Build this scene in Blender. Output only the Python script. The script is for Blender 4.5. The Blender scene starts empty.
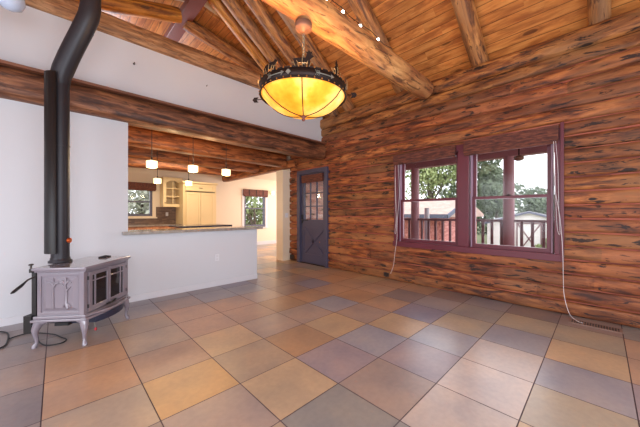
import bpy, math, random
from mathutils import Vector, Matrix, noise
random.seed(7)
C = bpy.context.scene.collection
PI = math.pi

# ------------------------------------------------------------------ helpers
JR=random.Random(99)
class MB:
    def __init__(s): s.v=[]; s.f=[]; s.sm=[]; s.t=[]; s.cur=1.0
    def add(s, vs, fs, sm=False):
        o=len(s.v); s.v+= [tuple(p) for p in vs]
        for f in fs: s.f.append([i+o for i in f]); s.sm.append(sm); s.t.append(s.cur)
        return s
    def box(s, a, b, M=None):
        j=JR.uniform(0,.0006); x0,y0,z0=[min(p,q)-j for p,q in zip(a,b)]; x1,y1,z1=[max(p,q)+j for p,q in zip(a,b)]
        vs=[Vector(p) for p in ((x0,y0,z0),(x1,y0,z0),(x1,y1,z0),(x0,y1,z0),(x0,y0,z1),(x1,y0,z1),(x1,y1,z1),(x0,y1,z1))]
        if M: vs=[M@p for p in vs]
        return s.add(vs,[(0,3,2,1),(4,5,6,7),(0,1,5,4),(1,2,6,5),(2,3,7,6),(3,0,4,7)])
    def bar(s, p, q, w, h=None, up=(0,0,1)):
        p=Vector(p);q=Vector(q);h=h or w;d=(q-p).normalized();u=Vector(up)
        if abs(d.dot(u))>.98:u=Vector((1,0,0))
        r=d.cross(u).normalized()*w/2;u=r.cross(d).normalized()*h/2
        vs=[p-r-u,p+r-u,p+r+u,p-r+u,q-r-u,q+r-u,q+r+u,q-r+u]
        return s.add(vs,[(3,2,1,0),(4,5,6,7),(0,1,5,4),(1,2,6,5),(2,3,7,6),(3,0,4,7)])
    def tube(s, path, rad, n=14, caps=True, sx=1.0, sm=True):
        path=[Vector(p) for p in path]
        if not hasattr(rad,'__len__'): rad=[rad]*len(path)
        vs=[];prev=None
        for i,p in enumerate(path):
            d=(path[min(i+1,len(path)-1)]-path[max(i-1,0)]).normalized()
            if prev is None:
                u=Vector((0,0,1)) if abs(d.z)<.9 else Vector((0,1,0))
                r=d.cross(u).normalized()
            else: r=(prev-d*prev.dot(d)).normalized()
            prev=r;u=r.cross(d)
            for k in range(n):
                a=2*PI*k/n; vs.append(p+(r*math.cos(a)*sx+u*math.sin(a))*rad[i])
        fs=[]
        for i in range(len(path)-1):
            for k in range(n):
                k2=(k+1)%n; fs.append((i*n+k,i*n+k2,(i+1)*n+k2,(i+1)*n+k))
        s.add(vs,fs,sm)
        if caps:
            o=len(vs)-n; s.add(vs[:n],[tuple(range(n))]); s.add(vs[o:],[tuple(reversed(range(n)))])
        return s
    def lathe(s, prof, c=(0,0,0), n=32, sm=True):
        c=Vector(c);vs=[];fs=[]
        for r,z in prof:
            for k in range(n):
                a=2*PI*k/n; vs.append(c+Vector((r*math.cos(a),r*math.sin(a),z)))
        for i in range(len(prof)-1):
            for k in range(n):
                k2=(k+1)%n; fs.append((i*n+k,i*n+k2,(i+1)*n+k2,(i+1)*n+k))
        return s.add(vs,fs,sm)
    def prism(s, poly, vec, M=None):
        poly=[Vector(p) for p in poly];vec=Vector(vec);n=len(poly)
        vs=poly+[p+vec for p in poly]
        if M: vs=[M@p for p in vs]
        return s.add(vs,[tuple(reversed(range(n))),tuple(range(n,2*n))]+[(i,(i+1)%n,(i+1)%n+n,i+n) for i in range(n)])
    def ball(s, c, r, n=12, sc=(1,1,1)):
        c=Vector(c);m=max(6,n//2)
        vs=[];fs=[]
        for i in range(m+1):
            t=PI*i/m
            for k in range(n):
                a=2*PI*k/n; vs.append(c+Vector((r*math.sin(t)*math.cos(a)*sc[0],r*math.sin(t)*math.sin(a)*sc[1],r*math.cos(t)*sc[2])))
        for i in range(m):
            for k in range(n):
                k2=(k+1)%n; fs.append((i*n+k,(i+1)*n+k,(i+1)*n+k2,i*n+k2))
        return s.add(vs,fs,True)
    def build(s, name, mat, parent=None, bevel=0, col=None, fix=True):
        me=bpy.data.meshes.new(name); me.from_pydata(s.v,[],s.f)
        for p,sm in zip(me.polygons,s.sm): p.use_smooth=sm
        if col is not None or any(t!=1.0 for t in s.t):
            at=me.attributes.new('tint','FLOAT_COLOR','FACE')
            for i in range(len(s.f)):
                c=col[i] if col is not None else (s.t[i],)*3
                at.data[i].color=(c[0],c[1],c[2],1)
        if fix:
            import bmesh
            bm=bmesh.new();bm.from_mesh(me)
            bmesh.ops.remove_doubles(bm,verts=bm.verts,dist=1e-5) if fix=='weld' else None
            bmesh.ops.recalc_face_normals(bm,faces=bm.faces);bm.to_mesh(me);bm.free()
        me.materials.append(mat)
        o=bpy.data.objects.new(name,me);C.objects.link(o);o.parent=parent
        if bevel:
            b=o.modifiers.new('bevel','BEVEL');b.width=bevel;b.segments=2;b.limit_method='ANGLE';b.angle_limit=.7
        return o

def tag(o,label=None,cat=None,group=None,kind=None):
    if label:o['label']=label
    if cat:o['category']=cat
    if group:o['group']=group
    if kind:o['kind']=kind
    return o
def thing(name,label,cat,loc=(0,0,0),rz=0,group=None):
    o=bpy.data.objects.new(name,None);C.objects.link(o);o.location=loc;o.rotation_euler=(0,0,rz);o.empty_display_size=.1
    return tag(o,label,cat,group)
def struct(o): o['kind']='structure';return o
def sempty(name,loc=(0,0,0)):
    o=bpy.data.objects.new(name,None);C.objects.link(o);o.location=loc;return struct(o)
def dup(root,loc,label=None):
    r=root.copy();C.objects.link(r);r.location=loc
    if label:r['label']=label
    for ch in list(root.children):
        c=ch.copy();C.objects.link(c);c.parent=r
        for g in list(ch.children):
            d=g.copy();C.objects.link(d);d.parent=c
    return r

# ------------------------------------------------------------------ materials
def lin(r,g,b):
    f=lambda c:(c/255/12.92) if c/255<=.04045 else ((c/255+.055)/1.055)**2.4
    return (f(r),f(g),f(b),1)
def newmat(name):
    m=bpy.data.materials.new(name);m.use_nodes=True;nt=m.node_tree
    return m,nt,nt.nodes['Principled BSDF']
def nd(nt,t,**k):
    n=nt.nodes.new(t)
    for a,v in k.items(): setattr(n,a,v)
    return n
def ramp(nt,stops,interp='LINEAR'):
    r=nt.nodes.new('ShaderNodeValToRGB');r.color_ramp.interpolation=interp
    e=r.color_ramp.elements
    while len(e)<len(stops): e.new(.5)
    for i,(p,c) in enumerate(stops):
        e[i].position=p;e[i].color=c if len(c)==4 else (*c,1)
    return r
def mixc(nt,fac,a,b,mode='MIX'):
    m=nt.nodes.new('ShaderNodeMix');m.data_type='RGBA';m.blend_type=mode;m.clamp_result=False
    for sock,v in ((m.inputs[0],fac),(m.inputs[6],a),(m.inputs[7],b)):
        if hasattr(v,'is_output') : nt.links.new(v,sock)
        else: sock.default_value=v
    return m.outputs[2]
def math_(nt,op,a,b=None,c=None):
    m=nt.nodes.new('ShaderNodeMath');m.operation=op
    for i,v in enumerate((a,b,c)):
        if v is None: continue
        if hasattr(v,'is_output'): nt.links.new(v,m.inputs[i])
        else: m.inputs[i].default_value=v
    return m.outputs[0]
def plain(name,col,rough=.5,metal=0,spec=.5,bump=0,bscale=40,var=0,coat=0,emit=None,es=0):
    m,nt,b=newmat(name)
    b.inputs['Base Color'].default_value=col;b.inputs['Roughness'].default_value=rough;b.inputs['Metallic'].default_value=metal
    b.inputs['Specular IOR Level'].default_value=spec;b.inputs['Coat Weight'].default_value=coat
    if emit: b.inputs['Emission Color'].default_value=emit;b.inputs['Emission Strength'].default_value=es
    tc=nd(nt,'ShaderNodeTexCoord')
    n=nd(nt,'ShaderNodeTexNoise');n.inputs['Scale'].default_value=bscale;n.inputs['Detail'].default_value=4
    nt.links.new(tc.outputs['Object'],n.inputs['Vector'])
    if bump:
        bp=nd(nt,'ShaderNodeBump');bp.inputs['Strength'].default_value=bump;bp.inputs['Distance'].default_value=.01
        nt.links.new(n.outputs[0],bp.inputs['Height']);nt.links.new(bp.outputs[0],b.inputs['Normal'])
    if var:
        n2=nd(nt,'ShaderNodeTexNoise');n2.inputs['Scale'].default_value=bscale*.15;nt.links.new(tc.outputs['Object'],n2.inputs['Vector'])
        r=ramp(nt,[(.3,[c*(1-var) for c in col[:3]]),(.7,[min(1,c*(1+var)) for c in col[:3]])])
        nt.links.new(n2.outputs[0],r.inputs[0]);nt.links.new(r.outputs[0],b.inputs['Base Color'])
    return m
def wood(name,light,mid,dark,axis=0,rough=.55,scale=1.0,streak=.6,knot=1.0,coat=0,knotcol=(.05,.015,.006),bump=.25,tint=False,planks=None,patch=None):
    """grain runs along local axis 0/1/2"""
    m,nt,b=newmat(name);L=nt.links.new
    tc=nd(nt,'ShaderNodeTexCoord');oi=nd(nt,'ShaderNodeObjectInfo')
    off=nd(nt,'ShaderNodeVectorMath',operation='MULTIPLY_ADD')
    sc=nd(nt,'ShaderNodeVectorMath',operation='SCALE');sc.inputs[0].default_value=(37,53,71);L(oi.outputs['Random'],sc.inputs['Scale'])
    add=nd(nt,'ShaderNodeVectorMath',operation='ADD');L(tc.outputs['Object'],add.inputs[0]);L(sc.outputs[0],add.inputs[1])
    vec=add.outputs[0];groove=None;ptint=None
    if planks:
        # planks=(width, slopefactor) boards laid side by side across X, running along Y
        sx=nd(nt,'ShaderNodeSeparateXYZ');L(tc.outputs['Object'],sx.inputs[0])
        u=math_(nt,'DIVIDE',sx.outputs[0],planks)
        fl=math_(nt,'FLOOR',u);fr=math_(nt,'FRACT',u)
        wn=nd(nt,'ShaderNodeTexWhiteNoise',noise_dimensions='1D');L(fl,wn.inputs['W'])
        yo=math_(nt,'MULTIPLY',wn.outputs[0],9.)
        # butt joints along Y
        v=math_(nt,'DIVIDE',math_(nt,'ADD',sx.outputs[1],yo),2.6)
        fv=math_(nt,'FLOOR',v)
        wn2=nd(nt,'ShaderNodeTexWhiteNoise',noise_dimensions='2D')
        cb=nd(nt,'ShaderNodeCombineXYZ');L(fl,cb.inputs[0]);L(fv,cb.inputs[1]);L(cb.outputs[0],wn2.inputs['Vector'])
        ptint=wn2.outputs[0]
        cb2=nd(nt,'ShaderNodeCombineXYZ');L(math_(nt,'MULTIPLY',ptint,31.),cb2.inputs[0]);L(math_(nt,'MULTIPLY',ptint,17.),cb2.inputs[1]);L(math_(nt,'MULTIPLY',ptint,23.),cb2.inputs[2])
        ad2=nd(nt,'ShaderNodeVectorMath',operation='ADD');L(vec,ad2.inputs[0]);L(cb2.outputs[0],ad2.inputs[1]);vec=ad2.outputs[0]
        groove=math_(nt,'LESS_THAN',math_(nt,'MINIMUM',fr,math_(nt,'SUBTRACT',1.,fr)),.035)
    def mapped(al,ac):
        mp=nd(nt,'ShaderNodeMapping');s=[ac]*3;s[axis]=al;mp.inputs['Scale'].default_value=s;L(vec,mp.inputs[0]);return mp.outputs[0]
    n1=nd(nt,'ShaderNodeTexNoise');n1.inputs['Scale'].default_value=1.7*scale;n1.inputs['Detail'].default_value=8;n1.inputs['Roughness'].default_value=.62;n1.inputs['Distortion'].default_value=.6
    L(mapped(1.1,7.5),n1.inputs['Vector'])
    r1=ramp(nt,[(.37,dark),(.5,mid),(.64,light)]);L(n1.outputs[0],r1.inputs[0])
    col=r1.outputs[0]
    n0=nd(nt,'ShaderNodeTexNoise');n0.inputs['Scale'].default_value=.9*scale;n0.inputs['Detail'].default_value=3
    L(mapped(.9,2.2),n0.inputs['Vector'])
    if patch:
        r0=ramp(nt,[(.45,(0,0,0)),(.62,(1,1,1))]);L(n0.outputs[0],r0.inputs[0]);col=mixc(nt,math_(nt,'MULTIPLY',r0.outputs[0],.75),col,patch)
    n2=nd(nt,'ShaderNodeTexNoise');n2.inputs['Scale'].default_value=2.6*scale;n2.inputs['Detail'].default_value=8;n2.inputs['Roughness'].default_value=.6;n2.inputs['Distortion'].default_value=.9
    L(mapped(1.15,6.),n2.inputs['Vector'])
    r2=ramp(nt,[(.57,(0,0,0)),(.62,(1,1,1))]);L(n2.outputs[0],r2.inputs[0])
    col=mixc(nt,math_(nt,'MULTIPLY',r2.outputs[0],streak),col,(knotcol[0]*1.3,knotcol[1]*1.3,knotcol[2]*1.3,1))
    vo=nd(nt,'ShaderNodeTexVoronoi');vo.inputs['Scale'].default_value=1.7*scale;vo.inputs['Randomness'].default_value=1
    nv=nd(nt,'ShaderNodeTexNoise');nv.inputs['Scale'].default_value=5;L(vec,nv.inputs['Vector'])
    mxv=nd(nt,'ShaderNodeMix',data_type='VECTOR') ;mxv.inputs[0].default_value=.12
    L(mapped(1.2,3.2),mxv.inputs[4]);L(nv.outputs['Color'],mxv.inputs[5]);L(mxv.outputs[1],vo.inputs['Vector'])
    r3=ramp(nt,[(.09,(1,1,1)),(.15,(.15,.15,.15)),(.19,(.4,.4,.4)),(.27,(0,0,0))]);L(vo.outputs['Distance'],r3.inputs[0])
    col=mixc(nt,math_(nt,'MULTIPLY',r3.outputs[0],.9*knot),col,(*knotcol,1))
    if ptint is not None:
        rt=ramp(nt,[(0,(.84,.80,.78)),(1,(1.12,1.1,1.1))]);L(ptint,rt.inputs[0]);col=mixc(nt,1.,col,rt.outputs[0],'MULTIPLY')
        col=mixc(nt,math_(nt,'MULTIPLY',groove,.8),col,(dark[0]*.3,dark[1]*.3,dark[2]*.3,1))
    if tint:
        at=nd(nt,'ShaderNodeAttribute',attribute_name='tint');col=mixc(nt,1.,col,at.outputs['Color'],'MULTIPLY')
    L(col,b.inputs['Base Color']);b.inputs['Roughness'].default_value=rough;b.inputs['Coat Weight'].default_value=coat;b.inputs['Coat Roughness'].default_value=.3
    if bump:
        bp=nd(nt,'ShaderNodeBump');bp.inputs['Strength'].default_value=bump;bp.inputs['Distance'].default_value=.02
        h=math_(nt,'SUBTRACT',n1.outputs[0],math_(nt,'MULTIPLY',r3.outputs[0],.3))
        L(h,bp.inputs['Height']);L(bp.outputs[0],b.inputs['Normal'])
    return m

M={}
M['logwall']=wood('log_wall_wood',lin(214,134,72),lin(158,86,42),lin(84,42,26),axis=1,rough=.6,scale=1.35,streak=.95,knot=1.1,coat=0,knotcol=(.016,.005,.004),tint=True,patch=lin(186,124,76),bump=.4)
M['beam']=wood('dark_beam_wood',lin(156,102,68),lin(112,68,44),lin(62,35,25),axis=0,rough=.5,scale=1.2,streak=.75,knotcol=(.025,.008,.005),bump=.4)
M['kbeam']=wood('kitchen_beam_wood',lin(184,114,66),lin(140,80,44),lin(84,44,26),axis=0,rough=.5,scale=1.1,streak=.7,knotcol=(.03,.01,.006),bump=.35)
M['rafter']=wood('rafter_log_wood',lin(204,146,84),lin(162,106,58),lin(98,60,36),axis=0,rough=.55,scale=1.3,streak=.8,knotcol=(.06,.022,.014),bump=.5,patch=lin(160,122,88))
M['yrafter']=wood('golden_rafter_wood',lin(222,160,72),lin(190,122,44),lin(120,66,26),axis=0,rough=.5,scale=1.0,streak=.4,knotcol=(.08,.03,.012),bump=.4)
M['bigbeam']=wood('peeled_log_wood',lin(224,172,112),lin(196,140,86),lin(136,88,56),axis=0,rough=.5,scale=1.2,streak=.8,knotcol=(.06,.024,.016),bump=.5,patch=lin(150,92,62))
M['plate']=wood('plate_log_wood',lin(200,152,108),lin(168,120,80),lin(116,78,52),axis=0,rough=.6,scale=1.5,streak=.5,knotcol=(.06,.025,.015),bump=.5)
M['board']=wood('ceiling_board_wood',lin(214,150,84),lin(196,128,66),lin(160,96,50),axis=1,rough=.4,scale=.9,streak=.18,knot=.9,knotcol=(.09,.03,.012),bump=.12,planks=.135,coat=.1)
M['redbeam']=plain('dark_red_beam',lin(118,62,52),.5,bump=.1,var=.15,bscale=12)
M['white']=plain('painted_wall_white',lin(208,208,212),.75,bump=.04,bscale=60,spec=.3)
M['cream']=plain('painted_wall_cream',lin(228,212,190),.7,bump=.03,bscale=60,spec=.3)
M['trimw']=plain('white_painted_trim',lin(212,210,214),.45)
M['cab']=plain('cream_cabinet_paint',lin(232,208,160),.4)
M['black']=plain('black_enamel',lin(28,27,30),.35)
M['iron']=plain('dark_iron',lin(48,34,30),.5,metal=.6,bump=.2,bscale=30)
M['pipe']=plain('stovepipe_paint',lin(48,45,50),.42,metal=.2,spec=.4)
M['shield']=plain('black_heat_shield',lin(30,27,28),.5)
M['enamel']=plain('lilac_grey_enamel',lin(132,123,132),.14,spec=.6,coat=.6)
M['glassdark']=plain('dark_stove_glass',lin(30,26,28),.05,spec=.8)
M['plum']=plain('plum_window_paint',lin(100,36,50),.4,var=.08,bscale=20)
M['liner']=plain('pale_sash_track',lin(150,122,140),.5)
M['slate']=plain('slate_blue_paint',lin(72,70,92),.4,var=.06,bscale=20)
M['darksash']=plain('dark_blue_sash',lin(84,84,104),.4)
M['blind']=wood('woven_wood_blind',lin(128,72,54),lin(98,50,38),lin(62,32,28),axis=1,rough=.7,scale=4,streak=.3,knot=0,bump=.5)
M['brass']=plain('aged_brass',lin(186,120,60),.3,metal=.9)
M['copper']=plain('copper_gauge',lin(214,96,40),.3,metal=.6)
M['silver']=plain('worn_silver',lin(150,150,140),.4,metal=.6)
M['cord']=plain('white_cord',lin(214,206,208),.6)
M['bcable']=plain('black_cable',lin(22,20,24),.5)
M['plastic']=plain('white_plastic',lin(222,222,226),.4)
M['dplastic']=plain('dark_brown_plastic',lin(40,28,26),.4)
M['stone']=plain('grey_stone_counter',lin(150,138,128),.15,var=.25,bscale=120,spec=.6)
M['dstone']=plain('dark_stone_counter',lin(70,70,84),.15,var=.2,bscale=100)
M['honey']=wood('honey_cabinet_wood',lin(222,160,116),lin(204,138,96),lin(160,98,66),axis=2,rough=.4,streak=.1,knot=.1)
M['tan_grille']=plain('tan_vent_metal',lin(160,134,122),.4,metal=.4)
M['steel']=plain('grey_steel_hook',lin(90,84,80),.4,metal=.7)
M['amberwire']=plain('pale_wire',lin(170,140,96),.5)
M['redtag']=plain('red_tag',lin(190,50,60),.5)

# floor material : per tile colour attribute, slate mottling
def tile_mat():
    m,nt,b=newmat('slate_tile');L=nt.links.new
    at=nd(nt,'ShaderNodeAttribute',attribute_name='tint');tc=nd(nt,'ShaderNodeTexCoord')
    n=nd(nt,'ShaderNodeTexNoise');n.inputs['Scale'].default_value=2.2;n.inputs['Detail'].default_value=3;n.inputs['Distortion'].default_value=.2
    L(tc.outputs['Object'],n.inputs['Vector'])
    r=ramp(nt,[(.15,(.70,.76,.88)),(.5,(1,1,1)),(.85,(1.3,1.18,1.0))]);L(n.outputs[0],r.inputs[0])
    col=mixc(nt,1.,at.outputs['Color'],r.outputs[0],'MULTIPLY')
    n3=nd(nt,'ShaderNodeTexNoise');n3.inputs['Scale'].default_value=26;n3.inputs['Detail'].default_value=5;L(tc.outputs['Object'],n3.inputs['Vector'])
    r3=ramp(nt,[(.35,(.95,.95,.96)),(.65,(1.04,1.04,1.03))]);L(n3.outputs[0],r3.inputs[0]);col=mixc(nt,1.,col,r3.outputs[0],'MULTIPLY')
    L(col,b.inputs['Base Color'])
    b.inputs['Roughness'].default_value=.3
    b.inputs['Specular IOR Level'].default_value=.45
    bp=nd(nt,'ShaderNodeBump');bp.inputs['Strength'].default_value=.05;bp.inputs['Distance'].default_value=.01;L(n3.outputs[0],bp.inputs['Height']);L(bp.outputs[0],b.inputs['Normal'])
    return m
M['tile']=tile_mat()
M['grout']=plain('dark_grout',lin(92,76,84),.8)
def glassmat():
    m=bpy.data.materials.new('window_glass');m.use_nodes=True;nt=m.node_tree;nt.nodes.clear();L=nt.links.new
    o=nd(nt,'ShaderNodeOutputMaterial');t=nd(nt,'ShaderNodeBsdfTransparent');g=nd(nt,'ShaderNodeBsdfGlossy');g.inputs['Roughness'].default_value=.02
    fr=nd(nt,'ShaderNodeFresnel');fr.inputs[0].default_value=1.45;mx=nd(nt,'ShaderNodeMixShader')
    t.inputs[0].default_value=(.96,.96,.97,1)
    L(math_(nt,'MULTIPLY',fr.outputs[0],.3),mx.inputs[0]);L(t.outputs[0],mx.inputs[1]);L(g.outputs[0],mx.inputs[2]);L(mx.outputs[0],o.inputs[0]);return m
M['glass']=glassmat()
def micamat():
    m,nt,b=newmat('amber_mica');L=nt.links.new
    tc=nd(nt,'ShaderNodeTexCoord');n=nd(nt,'ShaderNodeTexNoise');n.inputs['Scale'].default_value=4;n.inputs['Detail'].default_value=5;L(tc.outputs['Object'],n.inputs['Vector'])
    r=ramp(nt,[(.3,lin(232,130,14)),(.5,lin(250,172,50)),(.68,lin(255,214,120))]);L(n.outputs[0],r.inputs[0])
    L(r.outputs[0],b.inputs['Base Color']);L(r.outputs[0],b.inputs['Emission Color']);b.inputs['Emission Strength'].default_value=EM_BOWL
    b.inputs['Roughness'].default_value=.4
    return m
EM_BOWL=.95
M['mica']=micamat()
M['lampglass']=plain('lit_glass_shade',lin(255,240,200),.4,emit=(1,.80,.46,1),es=1.7)
M['bulb']=plain('string_bulb',(1,1,1,1),.3,emit=(1,.95,.88,1),es=14)
M['globe']=plain('frosted_blue_glass',lin(196,210,236),.15,coat=.5)

# ------------------------------------------------------------------ floor
TS,TX,TY=.5094,.954,1.371
PAL={'o': (170, 124, 86), 'y': (194, 142, 82), 'q': (168, 128, 98), 'T': (160, 134, 108), 'c': (178, 144, 104), 'm': (150, 126, 112), 'n': (132, 110, 100), 'k': (112, 98, 96), 'g': (136, 130, 134), 'G': (128, 122, 114), 'B': (134, 132, 140), 'v': (138, 120, 124), 'V': (116, 110, 128), 'p': (182, 162, 148), 'e': (152, 136, 112), 'b2': (156, 116, 80)}
TILE={(-2, 1): 'T', (-2, 2): 'o', (-2, 3): 'o', (-2, 4): 'n', (-2, 5): 'k', (-2, 6): 'k', (-1, 1): 'y', (-1, 2): 'q', (-1, 3): 'T', (-1, 4): 'T', (-1, 5): 'g', (-1, 6): 'g', (-3, 1): 'n', (-3, 2): 'k', (-3, 3): 'n', (-3, 4): 'n', (-3, 5): 'k', (-3, 6): 'g', (-1, 0): 'm', (0, 0): 'c', (0, 1): 'T', (0, 2): 'c', (0, 3): 'q', (0, 4): 'q', (0, 5): 'm', (0, 6): 'g', (1, -2): 'p', (1, -1): 'm', (1, 0): 'v', (1, 1): 'b2', (1, 2): 'm', (1, 3): 'q', (1, 4): 'q', (1, 5): 'g', (1, 6): 'g', (0, -1): 'G', (2, 0): 'B', (2, 1): 'c', (2, 2): 'm', (2, -1): 'v', (3, 0): 'c', (3, 1): 'm', (4, 0): 'V', (4, 1): 'q', (3, 2): 'B', (4, 2): 'o', (5, 1): 'k', (5, 0): 'g', (6, 0): 'k', (6, 1): 'q', (5, 2): 'q', (4, -1): 'e', (5, -1): 'G', (6, -1): 'g', (3, -1): 'B', (2, -2): 'p', (3, -2): 'p', (4, -2): 'g', (5, -2): 'e', (6, -2): 'k', (2, -3): 'e', (3, -3): 'g', (4, -3): 'c', (5, -3): 'e', (6, -3): 'n', (2, 5): 'g', (2, 6): 'V', (2, 4): 'm', (2, 3): 'b2', (3, 3): 'o', (3, 4): 'n', (4, 4): 'V', (3, 5): 'n', (4, 3): 'q', (5, 3): 'q', (6, 2): 'q', (5, 4): 'o', (4, 5): 'n', (5, 5): 'q', (3, 6): 'm', (4, 6): 'k', (6, 3): 'c', (6, 4): 'o'}
def tilecol(i,j):
    if (i,j) in TILE: c=PAL[TILE[(i,j)]]
    else: c=PAL[random.Random(i*131+j*17+5).choice('oqTcmnkgGvcq')]
    rr=random.Random(i*977+j*31);k=rr.uniform(.97,1.1);c=[c[q]*.72+(156,142,138)[q]*.28+6 for q in range(3)];return [x*k for x in lin(*c)[:3]]
#TILEMAP
fm=MB();cols=[]
def add_tile(x0,y0,x1,y1,c):
    g=.0032
    fm.add([(x0+g,y0+g,0),(x1-g,y0+g,0),(x1-g,y1-g,0),(x0+g,y1-g,0)],[(0,1,2,3)]);cols.append(c)
for i in range(-8,15):
    for j in range(-8,17):
        x0=TX+i*TS;x1=x0+TS;y0=TY+j*TS;y1=y0+TS
        if y0<5.9: x1c=min(x1,4.6)
        else: x1c=min(x1,8.0)
        x0=max(x0,-2.8);y0=max(y0,-2.4);y1=min(y1,9.66)
        if x1c-x0<.02 or y1-y0<.02: continue
        add_tile(x0,y0,x1c,y1,tilecol(i,j))
fl=fm.build('floor',M['tile'],col=cols,fix=False);struct(fl)
b=MB().box((-2.9,-2.5,-.15),(4.62,9.75,-.004)).box((4.62,6.0,-.15),(8.1,9.75,-.004));g=b.build('floor',M['grout']);struct(g)

# ------------------------------------------------------------------ walls
def wallboxes(mb,axis,c0,c1,u0,u1,z0,z1,holes):
    us=sorted({u0,u1,*[h[0] for h in holes],*[h[1] for h in holes]});zs=sorted({z0,z1,*[h[2] for h in holes],*[h[3] for h in holes]})
    for a,b_ in zip(us,us[1:]):
        for c,d in zip(zs,zs[1:]):
            um,zm=(a+b_)/2,(c+d)/2
            if um<u0 or um>u1 or zm<z0 or zm>z1: continue
            if any(h[0]<um<h[1] and h[2]<zm<h[3] for h in holes): continue
            if axis=='Y': mb.box((a,c0,c),(b_,c1,d))
            else: mb.box((c0,a,c),(c1,b_,d))
WY=4.70;LX=4.45
wl=MB();wallboxes(wl,'Y',WY,WY+.13,-2.8,LX+.02,0,3.66,[(.71,LX+.03,-.01,2.66),])
wl.box((.71,WY,0),(2.73,WY+.13,.955))
struct(wl.build('wall_left',M['white']))
bb=MB().box((-2.8,WY-.014,0),(2.73,WY,.085));struct(bb.build('baseboard_left',M['trimw'],bevel=.003))

# log wall heightfield (x as a function of y,z)
def lerp(a,b,t): return a+(b-a)*t
WIN=(.36,2.69,.66,2.29);DOOR=(4.475,5.555,-.01,2.32)
COH=3.23/19
bounds=[i*COH for i in range(20)]+[3.475]
ys=set([WIN[0],WIN[1],DOOR[0],DOOR[1]]);y=-2.4
while y<5.93: ys.add(round(y,3));y+=.06
ys.add(5.93)
ys=sorted(ys)
ys2=[ys[0]]
for y in ys[1:]:
    if y-ys2[-1]>.012 or y in (WIN[0],WIN[1],DOOR[0],DOOR[1]): 
        if y-ys2[-1]<=.012: ys2[-1]=y
        else: ys2.append(y)
ys=ys2
rows=[]
for k in range(20):
    a,b_=bounds[k],bounds[k+1]
    for t in (0,.058,.075,.095,.15,.25,.4,.6,.75,.85,.905,.925,.942): rows.append((a+(b_-a)*t,k,t))
rows.append((3.475,19,1.0))
for zz in (WIN[2],WIN[3],DOOR[3]):
    k=min(19,int(zz/COH));rows.append((zz,k,(zz-bounds[k])/(bounds[k+1]-bounds[k])))
rows.sort()
R_=random.Random(3)
joints={k:sorted([R_.uniform(-2.3,5.5) for _ in range(R_.choice([1,2,2]))]) for k in range(20)}
joints[4]=[2.0,.02];joints[4].sort();joints[2]=[.08,3.3];joints[17]=[.9,3.1];joints[16]=[.3]
joints[19]=[]
seglog={}
def segid(k,y): return (k,sum(1 for j in joints[k] if y>j))
hv=[];lt=MB()
for (z,k,t) in rows:
    for y in ys:
        s=segid(k,y);rr=random.Random(s[0]*13+s[1]*7)
        wob=.012*noise.noise(Vector((y*.8,k*5.1,s[1]*3)))
        tt=min(1,max(0,t)); e=2*abs(tt-.5)
        e2=e+.10*noise.noise(Vector((y*1.5,k*3.3+9,0)))*e
        bul=(.024 if k<19 else .060)*max(0,1-min(1,e2)**4.5)+.006*noise.noise(Vector((y*2.3,z*9,k*1.7)))
        if k<19 and (tt<.065 or tt>.935): bul=-.05
        d=min([abs(y-j) for j in joints[k]]+[9])
        if d<.035: bul-= .03*(1-d/.035)
        x=LX-bul-wob-rr.uniform(-.008,.008)-.006*noise.noise(Vector((y*5,z*14,k)))
        zz=z+.010*noise.noise(Vector((y*.9,k*2.7,4)))*(1-0)
        if any(abs(z-q)<1e-6 for q in (WIN[2],WIN[3],DOOR[3],0,3.475)): zz=z
        hv.append((x,y,zz))
W=len(ys);fs=[];fc=[]
for a in range(len(rows)-1):
    zm=(rows[a][0]+rows[a+1][0])/2;k=rows[a][1]
    for c in range(W-1):
        ym=(ys[c]+ys[c+1])/2
        if any(h[0]<ym<h[1] and h[2]<zm<h[3] for h in (WIN,DOOR)): continue
        fs.append((a*W+c,(a+1)*W+c,(a+1)*W+c+1,a*W+c+1))
        s=segid(k,ym);rr=random.Random(s[0]*31+s[1]*101+1)
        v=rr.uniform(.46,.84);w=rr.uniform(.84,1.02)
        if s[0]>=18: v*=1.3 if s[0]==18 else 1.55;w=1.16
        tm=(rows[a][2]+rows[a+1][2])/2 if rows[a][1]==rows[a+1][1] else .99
        q=.10 if (tm<.065 or tm>.935) and rows[a][1]<19 else 1   # shade of the gaps between logs, painted into the slot faces
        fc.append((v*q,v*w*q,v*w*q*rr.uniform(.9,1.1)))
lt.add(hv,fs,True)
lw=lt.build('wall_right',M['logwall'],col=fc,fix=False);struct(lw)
# back half of the log wall (solid, outside face)
M['extlog']=wood('exterior_log_wood',lin(196,110,84),lin(172,90,70),lin(120,58,48),axis=1,rough=.7,scale=1,streak=.5)
ob=MB();wallboxes(ob,'X',LX+.035,LX+.2,-2.4,5.93,0,3.46,[WIN,DOOR]);struct(ob.build('wall_right',M['extlog']))

# stub (end of inner partition) and dining exterior wall
sb=MB().box((4.21,5.94,0),(4.66,6.24,2.40)).box((4.42,5.94,2.3),(4.66,6.24,2.80));struct(sb.build('wall_partition',M['cream']))
# rear shell with large openings (behind the camera)
rw=MB();wallboxes(rw,'Y',-2.5,-2.4,-2.8,4.65,0,3.6,[(-1.9,3.6,.3,2.7)])
rw.prism([(-2.8,-2.5,3.6),(4.65,-2.5,3.6),(.9,-2.5,6.35)],(0,.1,0));struct(rw.build('wall_rear',M['white']))
rs=MB();wallboxes(rs,'X',-2.9,-2.8,-2.5,9.75,0,3.7,[(-1.6,3.4,.4,2.7)]);struct(rs.build('wall_side',M['white']))

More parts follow.
